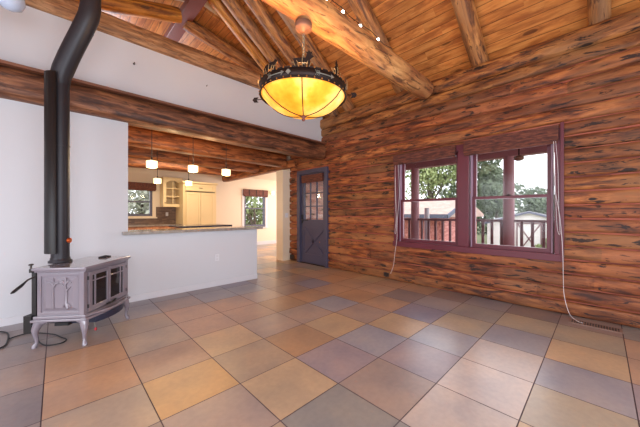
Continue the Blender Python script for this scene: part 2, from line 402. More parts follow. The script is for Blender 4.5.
# main roof boards
def ceil_panel(p0,p1,q0,q1,th,name='ceiling',mat=None):
    # local frame: x up the slope, y world Y
    p0,p1,q0=Vector(p0),Vector(p1),Vector(q0)
    ex=(p1-p0).normalized();ey=(q0-p0).normalized();ez=ex.cross(ey)
    lx=(p1-p0).length;ly=(q0-p0).length
    if ez.z<0: ez=-ez
    mb=MB().box((0,0,0),(lx,ly,th))
    o=mb.build(name,mat or M['board'])
    R=Matrix((ex,ey,ex.cross(ey))).transposed().to_4x4()
    if ex.cross(ey).z<0: # boards thickness upward
        for v in o.data.vertices: v.co.z=-v.co.z
    o.matrix_world=Matrix.Translation(p0)@R
    return struct(o)
def Zs(x): return 3.69+.72*(4.45-x)
ceil_panel((5.2,-2.5,Zs(5.2)),(.9,-2.5,Zs(.9)),(5.2,5.34,Zs(5.2)),None,.06)
ceil_panel((-3.0,-2.5,Zs(.9)-.72*3.9),(.9,-2.5,Zs(.9)),(-3.0,5.34,Zs(.9)-.72*3.9),None,.06)
# loft roof
AX,AZ=1.745,5.13
ceil_panel((5.3,5.3,AZ-.2*(5.3-AX)),(AX,5.3,AZ),(5.3,9.2,AZ-.2*(5.3-AX)),None,.06)
ceil_panel((-2.9,5.3,AZ-.32*(AX+2.9)),(AX,5.3,AZ),(-2.9,9.2,AZ-.32*(AX+2.9)),None,.06)
gi=MB().prism([(-2.9,5.34,3.3),(-2.9,5.34,3.62),(AX,5.34,AZ),(2.5,5.34,4.98),(.9,5.34,6.3),(-2.9,5.34,3.75)],(0,.04,0))
gi.prism([(2.6,5.34,4.98),(5.25,5.34,4.44),(5.25,5.34,3.1)],(0,.04,0));struct(gi.build('wall_gable',M['cream']))
lw2=MB().box((4.47,5.38,2.9),(4.6,9.2,4.62)).box((-2.8,9.1,2.9),(4.6,9.2,5.2));struct(lw2.build('wall_loft',M['white']))
# kitchen & dining ceilings
kc=ceil_panel((-2.8,WY+.1,2.80),(4.5,WY+.1,2.80),(-2.8,9.75,2.80),None,.08)
dc=MB().box((4.5,6.0,2.62),(8.1,9.75,2.72));struct(dc.build('ceiling',M['cream']))
# back wall with kitchen and dining windows
BY=9.66
KW=(1.0,2.06,1.17,2.05);DW=(5.06,5.98,.74,2.05)
bw=MB();wallboxes(bw,'Y',BY,BY+.12,-2.9,8.1,0,2.85,[KW,DW]);struct(bw.build('wall_back',M['cream']))
dr=MB();wallboxes(dr,'X',8.0,8.1,6.0,9.75,0,2.7,[(6.8,8.9,.7,2.1)]);struct(dr.build('wall_dining',M['cream']))
M['siding']=wood('salmon_log_siding',lin(255,232,226),lin(252,206,198),lin(222,160,150),axis=0,rough=.7,scale=1,streak=.3)
de=MB()
for k in range(18): de.tube([(4.66,6.08,.07+k*.155),(8.1,6.08,.07+k*.155)],.085,n=12)
de.box((4.66,6.1,0),(8.1,6.24,2.75));struct(de.build('wall_porch',M['siding']))
kl=MB().box((.25,WY+.13,0),(.37,BY,2.8));struct(kl.build('wall_kitchen',M['cream']))
bbk=MB().box((3.75,BY-.02,0),(8,BY,.14));struct(bbk.build('baseboard_back',M['trimw']))

# ------------------------------------------------------------------ beams and logs
def log(name,p,q,r,mat,label,cat='log beam',group=None,flat=0,seed=0,taper=0,n=20,wob=.012):
    p,q=Vector(p),Vector(q);L=(q-p).length;ex=(q-p).normalized()
    up=Vector((0,0,1)) if abs(ex.z)<.98 else Vector((0,1,0))
    ey=up.cross(ex).normalized();ez=ex.cross(ey)
    N=max(6,int(L/.12));vs=[];fs=[]
    for i in range(N+1):
        t=i/N;x=L*t;rr=r*(1-taper*t)
        if i in (0,N): rr*=.93
        cy=wob*noise.noise(Vector((x*.7,seed*3.1,1)));cz=wob*noise.noise(Vector((x*.7,seed*3.1,7)))
        for k in range(n):
            a=2*PI*k/n
            R=rr*(1+.05*noise.noise(Vector((x*2.2,math.cos(a)*1.5+seed,math.sin(a)*1.5)))+.025*noise.noise(Vector((x*7,math.cos(a)*4+seed,math.sin(a)*4))))
            yy,zz=R*math.cos(a),R*math.sin(a)
            if flat: q_=1.06*(1+.02*noise.noise(Vector((x*3,a*2,seed))));yy=max(-flat*r*q_,min(flat*r*q_,yy*1.25));zz=max(-r*.98*q_,min(r*.98*q_,zz*1.25))
            vs.append((x,yy+cy,zz+cz))
    for i in range(N):
        for k in range(n): fs.append((i*n+k,(i+1)*n+k,(i+1)*n+(k+1)%n,i*n+(k+1)%n))
    mb=MB();mb.add(vs,fs,True);mb.add(vs[:n],[tuple(range(n))]);mb.add(vs[-n:],[tuple(reversed(range(n)))])
    o=mb.build(name,mat)
    o.matrix_world=Matrix.Translation(p)@Matrix((ex,ey,ez)).transposed().to_4x4()
    return tag(o,label,cat,group)
# squared log beam at the top of the opening
log('ceiling_beam',(-2.78,WY+.02,2.69),(4.44,WY+.02,2.69),.16,M['beam'],'dark brown log beam with a flat trim board, set along the white wall above the stove pipe and bar opening',flat=.97,seed=1,wob=.02)
M['ledge']=plain('brown_ledge_board',lin(124,78,56),.5,var=.15,bscale=14)
struct(MB().box((-2.8,WY-.19,2.853),(4.42,WY+.0,2.885)).build('trim_1',M['ledge'],bevel=.004))
for n_,(yy,lab) in enumerate([(6.02,'rough brown kitchen ceiling beam nearest the bar opening, behind the front pendant lights'),(7.38,'rough brown kitchen ceiling beam, middle of the three beyond the bar opening'),(8.75,'rough brown kitchen ceiling beam farthest back, just before the cream cabinets')]):
    log('ceiling_beam',(.38,yy,2.64),(4.28,yy,2.64),.155,M['kbeam'],lab,group=None,seed=5+n_,flat=.95)
log('header_beam',(4.42,5.6,2.56),(4.30,9.64,2.49),.10,M['kbeam'],'brown header log running from above the door wall back over the dining opening','log beam',seed=9,flat=.95)
log('header_beam',(4.40,6.26,2.72),(4.28,9.64,2.67),.09,M['kbeam'],'upper brown header log lying on the lower one over the dining opening','log beam',seed=19,flat=.95)
# plate log on top of white wall
log('plate_log',(-2.75,WY+.05,3.77),(4.40,WY+.05,3.80),.125,M['plate'],'pale brown log lying along the top edge of the high white wall','log beam',seed=12,flat=.98)
# big tie beam
log('tie_beam',(-2.75,2.08,3.298),(4.33,2.08,3.298),.164,M['bigbeam'],'thick peeled tie log above the chandelier with string lights on its top','log beam',seed=21,n=28,taper=.06)
def raf(yy,r,mat,label,seed,x0=4.62,x1=.95,dz=.0):
    return log('rafter',(x0,yy,3.57+.72*(4.45-x0)+dz),(x1,yy,3.57+.72*(4.45-x1)+dz),r,mat,label,'rafter','log rafters of the main slope',seed=seed)
raf(.02,.10,M['rafter'],'log rafter farthest right, at the upper right corner of the ceiling',31)
raf(1.3,.12,M['rafter'],'log rafter above the right-hand window, alone on the golden board ceiling',32)
raf(2.6,.13,M['rafter'],'log rafter crossing behind the end of the thick tie beam',33)
raf(3.88,.12,M['rafter'],'log rafter just right of the chandelier canopy, behind the lamp chain',34)
raf(4.36,.125,M['rafter'],'brown log rafter left of the lamp chain, third from the yellow one',35)
raf(4.83,.13,M['rafter'],'cracked greyish log rafter touching the yellow rafter',36)
raf(5.14,.13,M['yrafter'],'smooth yellow log rafter leftmost above the chandelier',37)
log('rafter',(.0,5.52,4.40),(1.60,5.52,4.90),.13,M['yrafter'],'short golden log rafter left of the dark red ridge beam','rafter',seed=41)
log('rafter',(1.78,5.78,4.99),(4.4,5.78,4.47),.13,M['rafter'],'brown log rafter sloping right from the dark red ridge beam','rafter',seed=42)
rb=MB().box((1.66,5.36,4.93),(1.86,9.05,5.12));
rb2=MB().box((1.62,3.9,4.98),(1.90,9.05,5.16))
ridge=MB().box((1.64,4.2,4.97),(1.87,9.05,5.125)).build('ridge_beam',M['redbeam'],bevel=.01);tag(ridge,'dark red squared ridge beam high above the top of the white wall','beam')

# ------------------------------------------------------------------ windows (log wall)
cs=MB()
cs.box((4.385,.345,.745),(4.50,.415,2.22)).box((4.385,2.635,.745),(4.50,2.705,2.22)).box((4.385,1.42,.745),(4.50,1.575,2.22))
cs.box((4.385,.345,2.22),(4.50,2.705,2.31)).box((4.37,.33,.655),(4.50,2.72,.745))
cs.box((4.47,.36,.66),(4.66,.40,2.29)).box((4.47,2.65,.66),(4.66,2.69,2.29)).box((4.47,.36,.66),(4.66,2.69,.70)).box((4.47,.36,2.25),(4.66,2.69,2.29)).box((4.47,1.45,.66),(4.66,1.58,2.29))
cs.box((4.365,.325,.655),(4.40,.36,2.37))
struct(cs.build('trim_2',M['plum'],bevel=.004))
def dhwindow(name,y0,y1):
    w=sempty(name,(4.5,(y0+y1)/2,.7))
    def P(mb,n,mat,par=w,bevel=.003):
        o=mb.build(n,mat,None,bevel=bevel);o.parent=par
        o.matrix_parent_inverse=Matrix.Translation(-w.location) if par is w else Matrix.Identity(4)
        return o
    a=MB().box((4.43,y0-.03,.745),(4.56,y0-.012,2.22)).box((4.43,y1+.012,.745),(4.56,y1+.03,2.22));P(a,'sash_track',M['liner'])
    lo=MB();x0,x1=4.44,4.475
    lo.box((x0,y0-.01,.745),(x1,y0+.035,1.50)).box((x0,y1-.035,.745),(x1,y1+.01,1.50)).box((x0,y0-.01,.745),(x1,y1+.01,.80)).box((x0,y0-.01,1.46),(x1,y1+.01,1.50))
    P(lo,'lower_sash',M['plum'])
    up=MB();x0,x1=4.49,4.525
    up.box((x0,y0-.01,1.46),(x1,y0+.035,2.24)).box((x0,y1-.035,1.46),(x1,y1+.01,2.24)).box((x0,y0-.01,1.46),(x1,y1+.01,1.50)).box((x0,y0-.01,2.17),(x1,y1+.01,2.24))
    P(up,'upper_sash',M['plum'])
    P(MB().box((4.455,y0+.03,.79),(4.460,y1-.03,1.47)),'pane',M['glass'],bevel=0)
    P(MB().box((4.505,y0+.03,1.49),(4.510,y1-.03,2.18)),'pane',M['glass'],bevel=0)
    lk=MB().box((4.42,(y0+y1)/2-.03,1.495),(4.46,(y0+y1)/2+.03,1.51)).ball((4.435,(y0+y1)/2,1.515),.014)
    P(lk,'sash_lock',M['iron'])
dhwindow('window_1',1.60,2.585);dhwindow('window_2',.465,1.375)

# rolled woven blinds
def blind(y0,y1,z0,z1,label):
    t=thing('window_blind',label,'blind',(4.36,(y0+y1)/2,z0));h=(y1-y0)/2;dz=z1-z0
    MB().box((-.03,-h,.0+dz*.0),(.022,h,dz)).build('valance',M['blind'],t,bevel=.004)
    r=MB().tube([(.004,-h+.01,-.004),(.004,h-.01,-.004)],.026,n=12);r.build('rolled_shade',M['blind'],t)
    MB().box((-.032,-h-.004,dz-.02),(.03,h+.004,dz+.006)).build('head_rail',M['blind'],t)
    return t
blind(1.60,2.69,2.155,2.30,'rolled-up brown woven wood blind over the left window in the log wall')
blind(.375,1.475,2.145,2.33,'rolled-up brown woven wood blind over the right window in the log wall')
def cordobj(pts,label,r=.0035,cat='cord',mat='cord',name='blind_cord',grp=None):
    # smooth catmull path
    P=[Vector(p) for p in pts];out=[]
    for i in range(len(P)-1):
        a=P[max(i-1,0)];b=P[i];c=P[i+1];d=P[min(i+2,len(P)-1)]
        for s in range(8):
            t=s/8;out.append(.5*((2*b)+(c-a)*t+(2*a-5*b+4*c-d)*t*t+(3*b-a-3*c+d)*t**3))
    out.append(P[-1]);return tag(MB().tube(out,r,n=6).build(name,M[mat]),label,cat,grp)
cordobj([(4.355,2.60,2.15),(4.36,2.58,1.6),(4.355,2.62,1.1),(4.365,2.63,.8),(4.35,2.66,.55),(4.36,2.70,.3),(4.36,2.76,.14)],'white blind cord hanging left of the left window down towards the wall outlet')
cordobj([(4.36,2.66,2.15),(4.36,2.665,1.7),(4.352,2.64,1.2),(4.36,2.67,.9),(4.36,2.64,1.02),(4.36,2.66,1.9)],'looped white blind cord at the left edge of the left window',r=.0025)
cordobj([(4.34,.42,2.14),(4.34,.41,1.6),(4.34,.36,1.2),(4.345,.335,.8),(4.36,.33,.45),(4.35,.32,.25),(4.30,.27,.06),(4.24,.20,.012),(4.2,.15,.012)],'long white blind cord hanging at the right window and trailing to the floor vent')
cordobj([(4.34,.40,2.14),(4.345,.38,1.8),(4.34,.37,1.3),(4.345,.36,1.0),(4.34,.39,1.15),(4.34,.41,2.0)],'looped white blind cord at the right edge of the right window',r=.0025)

# ------------------------------------------------------------------ door
D=sempty('door_1',(4.45,5.0,0))
def dp(mb,n,mat,par=D,bevel=.003):
    o=mb.build(n,mat,None,bevel=bevel);o.parent=par;o.matrix_parent_inverse=Matrix.Translation(-D.location) if par is D else Matrix.Translation(-D.location);return o
f=MB().box((4.38,5.46,0),(4.60,5.565,2.33)).box((4.38,4.46,0),(4.60,4.545,2.33)).box((4.38,4.46,2.235),(4.60,5.565,2.33))
dp(f,'door_frame',M['slate'])
dp(MB().box((4.40,4.54,0),(4.62,5.47,.02)),'threshold',M['iron'])
x0,x1=4.44,4.485;ya,yb=4.55,5.455
d=MB().box((x0,ya,.02),(x1,ya+.10,2.235)).box((x0,yb-.10,.02),(x1,yb,2.235)).box((x0,ya,.02),(x1,yb,.24)).box((x0,ya,.90),(x1,yb,1.10)).box((x0,ya,2.08),(x1,yb,2.235))
d.box((x0+.015,ya+.09,.23),(x1-.01,yb-.09,.91))
d.bar((x0+.006,ya+.10,.25),(x0+.006,yb-.10,.89),.02,.075,up=(0,.64,-.7)).bar((x0+.006,ya+.10,.89),(x0+.006,yb-.10,.25),.02,.075,up=(0,.64,.7))
for k in (1,2):
    yy=ya+.10+(yb-ya-.20)*k/3;d.box((x0+.005,yy-.012,1.10),(x1-.005,yy+.012,2.08));zz=1.10+.98*k/3;d.box((x0+.005,ya+.1,zz-.012),(x1-.005,yb-.1,zz+.012))
leaf=dp(d,'door_leaf',M['slate'])
def sub(mb,n,mat):
    o=mb.build(n,mat,None);o.parent=leaf;return o
sub(MB().box((4.462,ya+.095,1.095),(4.466,yb-.095,2.085)),'pane',M['glass'])
sub(MB().box((4.425,5.385,1.00),(4.441,5.425,1.22)).tube([(4.44,5.405,1.19),(4.415,5.405,1.19)],.022,n=12).tube([(4.44,5.40,1.09),(4.40,5.40,1.09),(4.395,5.30,1.085)],.010,n=8),'door_handle',M['black'])
sub(MB().box((4.42,5.20,1.07),(4.441,5.30,1.095)),'latch',M['black'])
sub(MB().ball((4.455,4.78,.56),.012),'knob',M['brass'])
bl=thing('window_blind','small rolled brown woven blind on the blue door','blind',(4.42,5.005,2.06))
MB().box((-.035,-.385,-.03),(.01,.385,.14)).build('valance',M['blind'],bl,bevel=.004)
MB().tube([(-.015,-.375,-.03),(-.015,.375,-.03)],.022,n=12).build('rolled_shade',M['blind'],bl)

# ------------------------------------------------------------------ bar counter
tag(MB().box((.64,WY-.10,.955),(2.80,WY+.42,.997)).build('bar_counter',M['stone'],bevel=.004),'polished grey stone bar top laid on the white half wall','counter')
def outlet(loc,axis,label,mat='plastic',w=.07,h=.115,slots=True):
    t=thing('wall_outlet',label,'outlet',loc)
    if axis=='Y':
        MB().box((-w/2,-.006,-h/2),(w/2,0,h/2)).build('cover_plate',M[mat],t,bevel=.002)
        for s in (-1,1): MB().box((-.016,-.008,s*.026-.014),(.016,-.0055,s*.026+.014)).build('socket',M['trimw' if mat=='plastic' else mat],t)
    else:
        MB().box((-.012,-w/2,-h/2),(0,w/2,h/2)).build('cover_plate',M[mat],t,bevel=.002)
        for s in (-1,1): MB().box((-.016,-.016,s*.026-.014),(-.011,.016,s*.026+.014)).build('socket',M['black'],t)
    return t
outlet((1.958,WY,.49),'Y','white wall outlet low on the white half wall under the bar')
outlet((4.405,2.88,.10),'X','dark wall outlet low on the log wall left of the windows','dplastic',w=.11,h=.07)
outlet((4.405,5.80,.10),'X','dark wall outlet at floor level between the blue door and the partition end','dplastic',w=.16,h=.12)
t=thing('light_switch','white switch plate on the partition end beside the blue door','switch',(4.33,5.94,1.2))
MB().box((-.05,-.006,-.06),(.05,0,.06)).build('cover_plate',M['plastic'],t,bevel=.002);MB().box((-.01,-.012,-.015),(.01,-.005,.015)).build('toggle',M['trimw'],t)
tag(MB().tube([(.779,WY,3.371),(.779,WY-.03,3.371),(.779,WY-.035,3.385)],.006,n=8).ball((.779,WY-.004,3.371),.014,sc=(1,.4,1)).build('wall_hook',M['steel']),'tiny dark hook on the high white wall, nearer the black stove pipe','hook')

tag(MB().tube([(1.783,WY,3.391),(1.783,WY-.025,3.391),(1.783,WY-.03,3.403)],.004,n=8).ball((1.783,WY-.004,3.391),.010,sc=(1,.4,1)).build('wall_hook',M['steel']),'second tiny dark hook on the high white wall, nearer the chandelier','hook')
# floor vent
vt=thing('floor_vent','long tan metal floor vent with a row of dark slots beside the log wall','vent',(4.235,.055,0))
MB().box((-.075,-.215,-.003),(.075,.215,.003)).build('frame',M['tan_grille'],vt,bevel=.001)
vb=MB()
for k in range(18):
    yy=-.185+k*.0218
    for a_ in (-.05,.006): vb.box((a_,yy-.006,.003),(a_+.044,yy+.006,.0045))
vb.build('slots',M['black'],vt)

# ------------------------------------------------------------------ stove
ST=thing('wood_stove','lilac-grey enamelled cast iron wood stove on four curved legs','stove',(.227,3.857,0),math.radians(51.9))
E_=M['enamel']
def legm(sx,sy):
    bx,by=sx*.325,sy*.205
    pth=[(bx*.93,by*.9,.25),(bx*.97,by*.96,.21),(bx*1.0,by*1.02,.165),(bx*1.005,by*1.02,.125),(bx*.985,by*.99,.085),(bx*.98,by*.98,.045),(bx*1.01,by*1.03,.022),(bx*1.02,by*1.05,0.0)]
    m=MB().tube(pth,[.040,.036,.029,.021,.0155,.0135,.020,.020],n=12)
    # apron scroll towards middle
    m.tube([(bx*.93,by*.93,.235),(bx*.80,by*.93,.229),(bx*.68,by*.93,.241)],[.034,.02,.006],n=8)
    m.tube([(bx*.95,by*.93,.235),(bx*.95,by*.72,.229),(bx*.95,by*.55,.241)],[.034,.02,.006],n=8)
    return m
for sx in (-1,1):
    for sy in (-1,1): legm(sx,sy).build('leg',E_,ST)
# base with bowed front lip
def bowed(w,d0,d1,bow,z0,z1,n=14):
    pts=[(-w,d1),(w,d1)]
    pts=[(w,d1),(-w,d1)]
    for k in range(n+1):
        t=-1+2*k/n; pts.append((t*w,-d0-bow*(1-t*t)))
    m=MB();m.prism([(x,y,z0) for x,y in pts],(0,0,z1-z0));return m
bowed(.350,.235,.235,.035,.238,.262).build('base',E_,ST,bevel=.006)
bowed(.336,.222,.222,.03,.262,.290).build('base',E_,ST,bevel=.006)
bowed(.30,.225,-.1,.085,.268,.286).build('ash_lip',E_,ST,bevel=.004)
BW,BD=.318,.20
bd=MB().box((-BW,-BD,.288),(BW,BD,.70))
for sx in (-1,1): # corner pilasters
    bd.box((sx*BW-.022,-BD-.012,.290),(sx*BW+.012*0+.022*(1),-BD+.03,.70)) if sx<0 else bd.box((BW-.022,-BD-.012,.290),(BW+.022,-BD+.03,.70))
bd.build('body',E_,ST,bevel=.004)
bowed(.336,.222,.210,.006,.700,.714).build('top_plate',E_,ST,bevel=.004)
tp=bowed(.354,.238,.222,.008,.714,.745).build('top_plate',E_,ST,bevel=.010)
# side panels
for sx in (-1,1):
    x0=sx*BW;o=sx
    p=MB()
    p.box((x0,-.185,.305),(x0+o*.010,.185,.325)).box((x0,-.185,.665),(x0+o*.010,.185,.685)).box((x0,-.185,.305),(x0+o*.010,-.160,.685)).box((x0,.160,.305),(x0+o*.010,.185,.685))
    # raised mitred field
    q=[(-.150,.335),(.150,.335),(.150,.655),(-.150,.655)];w=[(-.115,.365),(.115,.365),(.115,.630),(-.115,.630)]
    vs=[(x0,a,b_) for a,b_ in q]+[(x0+o*.014,a,b_) for a,b_ in w];p.add(vs,[(0,1,5,4),(1,2,6,5),(2,3,7,6),(3,0,4,7),(4,5,6,7)])
    pn=p.build('side_panel',E_,ST,bevel=.002)
    r=MB();xx=x0+o*.018
    r.tube([(xx,.05,.365),(xx,.052,.50),(xx,.05,.645)],[.009,.008,.006],n=8)
    r.tube([(xx,-.078,.362),(xx,-.055,.41),(xx,-.062,.50),(xx,-.05,.57),(xx,-.058,.645)],[.019,.014,.011,.010,.007],n=8)
    for a,b_,c,d_ in ((-.055,.41,-.10,.37),(-.055,.41,-.03,.37),(-.06,.52,-.095,.56),(-.058,.54,-.02,.585),(-.05,.58,-.09,.62),(-.05,.6,.0,.625),(.05,.56,.015,.60),(.05,.58,.085,.61),(0,.60,.05,.575)):
        r.tube([(xx,a,b_),(xx+o*.002,(a+c)/2,(b_+d_)/2+.006),(xx,c,d_)],[.009,.008,.005],n=6)
    r.tube([(xx,-.105,.60),(xx,.105,.60)],.005,n=6)
    r.build('tree_relief',E_,pn)
# doors
yf=-BD-.004
for sx in (-1,1):
    xa,xb=(-.285,-.004) if sx<0 else (.004,.285)
    m=MB();z0,z1=.308,.682
    gx0,gx1=(xa+.045,xb-.022) if sx<0 else (xa+.022,xb-.045);gz0,gz1=z0+.040,z1-.035
    m.box((xa,yf-.016,z0),(gx0,yf,z1)).box((gx1,yf-.016,z0),(xb,yf,z1)).box((xa,yf-.016,z0),(xb,yf,gz0)).box((xa,yf-.016,gz1),(xb,yf,z1))
    vx=gx0+.045 if sx<0 else gx1-.045
    m.box((vx-.007,yf-.014,gz0),(vx+.007,yf-.002,gz1)).box((gx0,yf-.014,gz1-.062),(gx1,yf-.002,gz1-.050))
    dd=m.build('door',E_,ST,bevel=.003)
    MB().box((gx0,yf-.005,gz0),(gx1,yf-.001,gz1)).build('glass_pane',M['glassdark'],dd)
    hx=xa-.006 if sx<0 else xb+.006
    for zz in (.36,.63): MB().tube([(hx,yf-.012,zz-.018),(hx,yf-.012,zz+.018)],.008,n=8).build('hinge',M['black'],dd)
MB().tube([(-.055,yf-.022,.300),(-.03,yf-.042,.310),(0,yf-.036,.300),(.03,yf-.045,.316),(.065,yf-.038,.320),(.10,yf-.03,.314)],[.007,.010,.008,.010,.009,.005],n=8).build('door_handle',M['black'],ST)
M['ash']=plain('blue_black_ash_pan',lin(40,44,66),.35)
bowed(.22,.235,.1,.05,.175,.238).build('ash_pan',M['ash'],ST,bevel=.004)
rs_=MB().box((-.30,.225,.20),(.30,.262,.715)).box((-.335,.235,.14),(-.24,.30,.30)).box((.24,.235,.14),(.335,.30,.30));rs_.box((-.22,-.12,.185),(.2,.2,.24)).box((-.34,.226,.70),(.345,.25,.735))
rs_.build('rear_heat_shield',M['shield'],ST,bevel=.004)
MB().tube([(-.25,.10,.22),(-.25,.08,.175),(-.1,.08,.175),(-.1,.10,.22)],.007,n=8).box((-.26,-.02,.17),(-.12,.1,.20)).build('blower',M['black'],ST)
# lever handle on the left rear
lv=MB().tube([(-.325,.215,.66),(-.375,.225,.645),(-.41,.225,.625)],[.008,.008,.008],n=8).build('side_lever',M['steel'],ST)
MB().tube([(-.40,.225,.630),(-.44,.222,.607),(-.51,.22,.572),(-.53,.22,.565)],[.008,.013,.013,.006],n=10).build('grip',M['black'],lv)
MB().tube([(-.335,.235,.735),(-.335,.235,.765)],.008,n=8).ball((-.335,.235,.775),.016,sc=(1.4,1,.6)).build('damper_knob',M['steel'],ST)
# hanging tag under stove
tg=MB().tube([(-.16,-.18,.24),(-.165,-.185,.16),(-.155,-.19,.10)],.0035,n=6).build('hanging_chain',M['silver'],ST)
MB().ball((-.155,-.19,.085),.013,sc=(.8,.8,1.3)).build('red_tag',M['redtag'],tg)
# flue collar on stove, then pipe (a thing)
PX,PY=.03,3.975
MB().tube([(-.048-.0,.222,.745)],[.1],n=4,caps=False) if False else None
PI_=thing('stove_pipe','black stove pipe rising from the stove and bending toward the ceiling','pipe',(PX,PY,.745))
pr_=.072
MB().lathe([(.0,.0),(.092,.0),(.092,.018),(.078,.03),(.076,.05)],n=28).build('collar',M['pipe'],PI_)
MB().tube([(0,0,.03),(0,0,1.93)],pr_,n=28,caps=False).tube([(0,0,1.20),(0,0,1.215)],pr_+.003,n=28).build('lower_pipe',M['pipe'],PI_)
el=[Vector((0,0,1.84)),Vector((.002,-.002,1.92)),Vector((.022,-.022,2.00)),Vector((.060,-.062,2.12)),Vector((.102,-.105,2.24)),Vector((.150,-.155,2.37)),Vector((.182,-.19,2.46)),Vector((.208,-.216,2.54)),Vector((.222,-.23,2.63)),Vector((.222,-.23,2.74))]
MB().tube(el,[.076,.082]+[.087]*6+[.085,.084],n=28,caps=False).build('elbow',M['pipe'],PI_)
MB().tube([(.222,-.23,2.70),(.222,-.23,4.9)],.080,n=28,caps=False).tube([(.222,-.23,2.735),(.222,-.23,2.75)],.086,n=28).build('upper_pipe',M['pipe'],PI_)
for z_,p_ in ((2.40,el[6]),): 
    MB().tube([el[5]*.55+el[6]*.45,el[5]*.45+el[6]*.55],.0895,n=28).build('seam_ring',M['pipe'],PI_)
# curved heat shield behind pipe (towards the wall / left)
sh=MB();vs=[];ns=12
for k in range(ns+1):
    a=math.radians(65+k*(190/ns)); 
    for z_ in (.10,1.93): vs.append((.112*math.cos(a),.112*math.sin(a),z_))
vi=[]
for k in range(ns+1):
    a=math.radians(65+k*(190/ns))
    for z_ in (.10,1.93): vs.append((.118*math.cos(a),.118*math.sin(a),z_))
N2=2*(ns+1)
fsh=[]
for k in range(ns):
    fsh+= [(2*k,2*k+1,2*k+3,2*k+2),(N2+2*k,N2+2*k+2,N2+2*k+3,N2+2*k+1),(2*k+1,N2+2*k+1,N2+2*k+3,2*k+3)]
fsh+=[(0,N2,N2+1,1),(2*ns,2*ns+1,N2+2*ns+1,N2+2*ns)]
sh.add(vs,fsh,True);sh.build('heat_shield',M['shield'],PI_)
g=MB().tube([(.058,-.034,.225),(.075,-.044,.225)],[.026,.026],n=20);gd=g.build('temperature_gauge',M['copper'],PI_)
MB().tube([(.0752,-.0441,.225),(.079,-.0463,.225)],.010,n=12).build('dial_centre',M['brass'],gd)
# black glove / tool on stove top
gm=MB().tube([(.34,4.03,.752),(.40,4.05,.757),(.45,4.075,.751)],[.008,.014,.006],n=8,sx=1.6)
tag(gm.build('fire_tool_handle',M['black']),'small black handle lying on the stove top near its right end','tool')
cordobj([(-.70,3.75,.01),(-.52,3.93,.01),(-.36,3.93,.01),(-.335,4.12,.01),(-.37,4.40,.01),(-.52,4.55,.01),(-.75,4.60,.01)],'black cable looping on the tiles left of the stove',r=.007,mat='bcable',name='power_cable')
cordobj([(-.34,4.15,.01),(-.20,4.20,.01),(-.03,4.00,.01),(.03,3.85,.01),(.07,3.72,.01),(.02,3.66,.01),(-.08,3.72,.01),(-.14,3.98,.01),(-.17,4.22,.01),(-.14,4.28,.12),(-.12,4.22,.25)],'black cable curling on the floor under the stove',r=.006,mat='bcable',name='power_cable')

# ------------------------------------------------------------------ chandelier
CX,CY=1.72,2.08
CH=thing('chandelier','round iron band chandelier with a glowing amber mica bowl','lamp',(CX,CY,2.187));CH.scale=(1.05,1.05,1.05)
RR=.395
z0=.195;z1=.275
band=MB().lathe([(RR-.006,z0),(RR,z0),(RR+.006,z1),(RR-.0,z1),(RR-.006,z0)],n=64)
for zz in (z0,z1): band.tube([((RR+.003)*math.cos(2*PI*k/64),(RR+.003)*math.sin(2*PI*k/64),zz) for k in range(65)],.007,n=6,caps=False)
band.build('rim_band',M['iron'],CH)
for k in range(40):
    a=2*PI*k/40
    for zz in (z0+.002,z1): MB().ball(((RR+.008)*math.cos(a),(RR+.008)*math.sin(a),zz),.0075,n=6).build('rivet',M['brass'],CH)
prof=[(0,.022),(.06,.024),(.14,.038),(.22,.068),(.29,.108),(.34,.148),(.375,.19),(.385,.20)]
bw_=MB().lathe(prof,n=48);bw_.lathe([(r*.985,z+.004) for r,z in prof],n=48);bowl=bw_.build('mica_bowl',M['mica'],CH,fix=False)
for k in range(6):
    a=2*PI*k/6+math.radians(-131.5)
    MB().tube([((r+.003)*math.cos(a),(r+.003)*math.sin(a),z-.004) for r,z in prof],.004,n=6).build('bowl_rib',M['iron'],CH)
MB().lathe([(0,-.03),(.012,-.024),(.018,-.01),(.010,.0),(.022,.008),(.024,.022),(0,.03)],n=16).build('finial',M['redbeam'],CH)
# arms inside, stem, chain, canopy
ar=MB()
for k in range(3):
    a=2*PI*k/3+.4;ar.tube([((RR-.01)*math.cos(a),(RR-.01)*math.sin(a),z1-.02),(.2*math.cos(a),.2*math.sin(a),.36),(.0,.0,.47)],.005,n=6)
ar.lathe([(0,.45),(.02,.455),(.026,.475),(.012,.50),(0,.51)],n=14);ar.build('support_arms',M['iron'],CH)
chn=MB();zz=.50;k=0
while zz<.80:
    pts=[]
    for i in range(13):
        a=2*PI*i/12;u=.011*math.cos(a);w=.019*math.sin(a)
        pts.append((u,0,zz+w) if k%2 else (0,u,zz+w))
    chn.tube(pts,.0028,n=5,caps=False);zz+=.028;k+=1
chn.build('chain',M['silver'],CH)
M['canopy']=plain('dusty_brown_canopy',lin(122,88,74),.5)
MB().lathe([(0,.812),(.02,.815),(.03,.83),(.076,.835),(.078,.845),(.078,.89),(0,.89)],n=28).build('canopy',M['canopy'],CH)
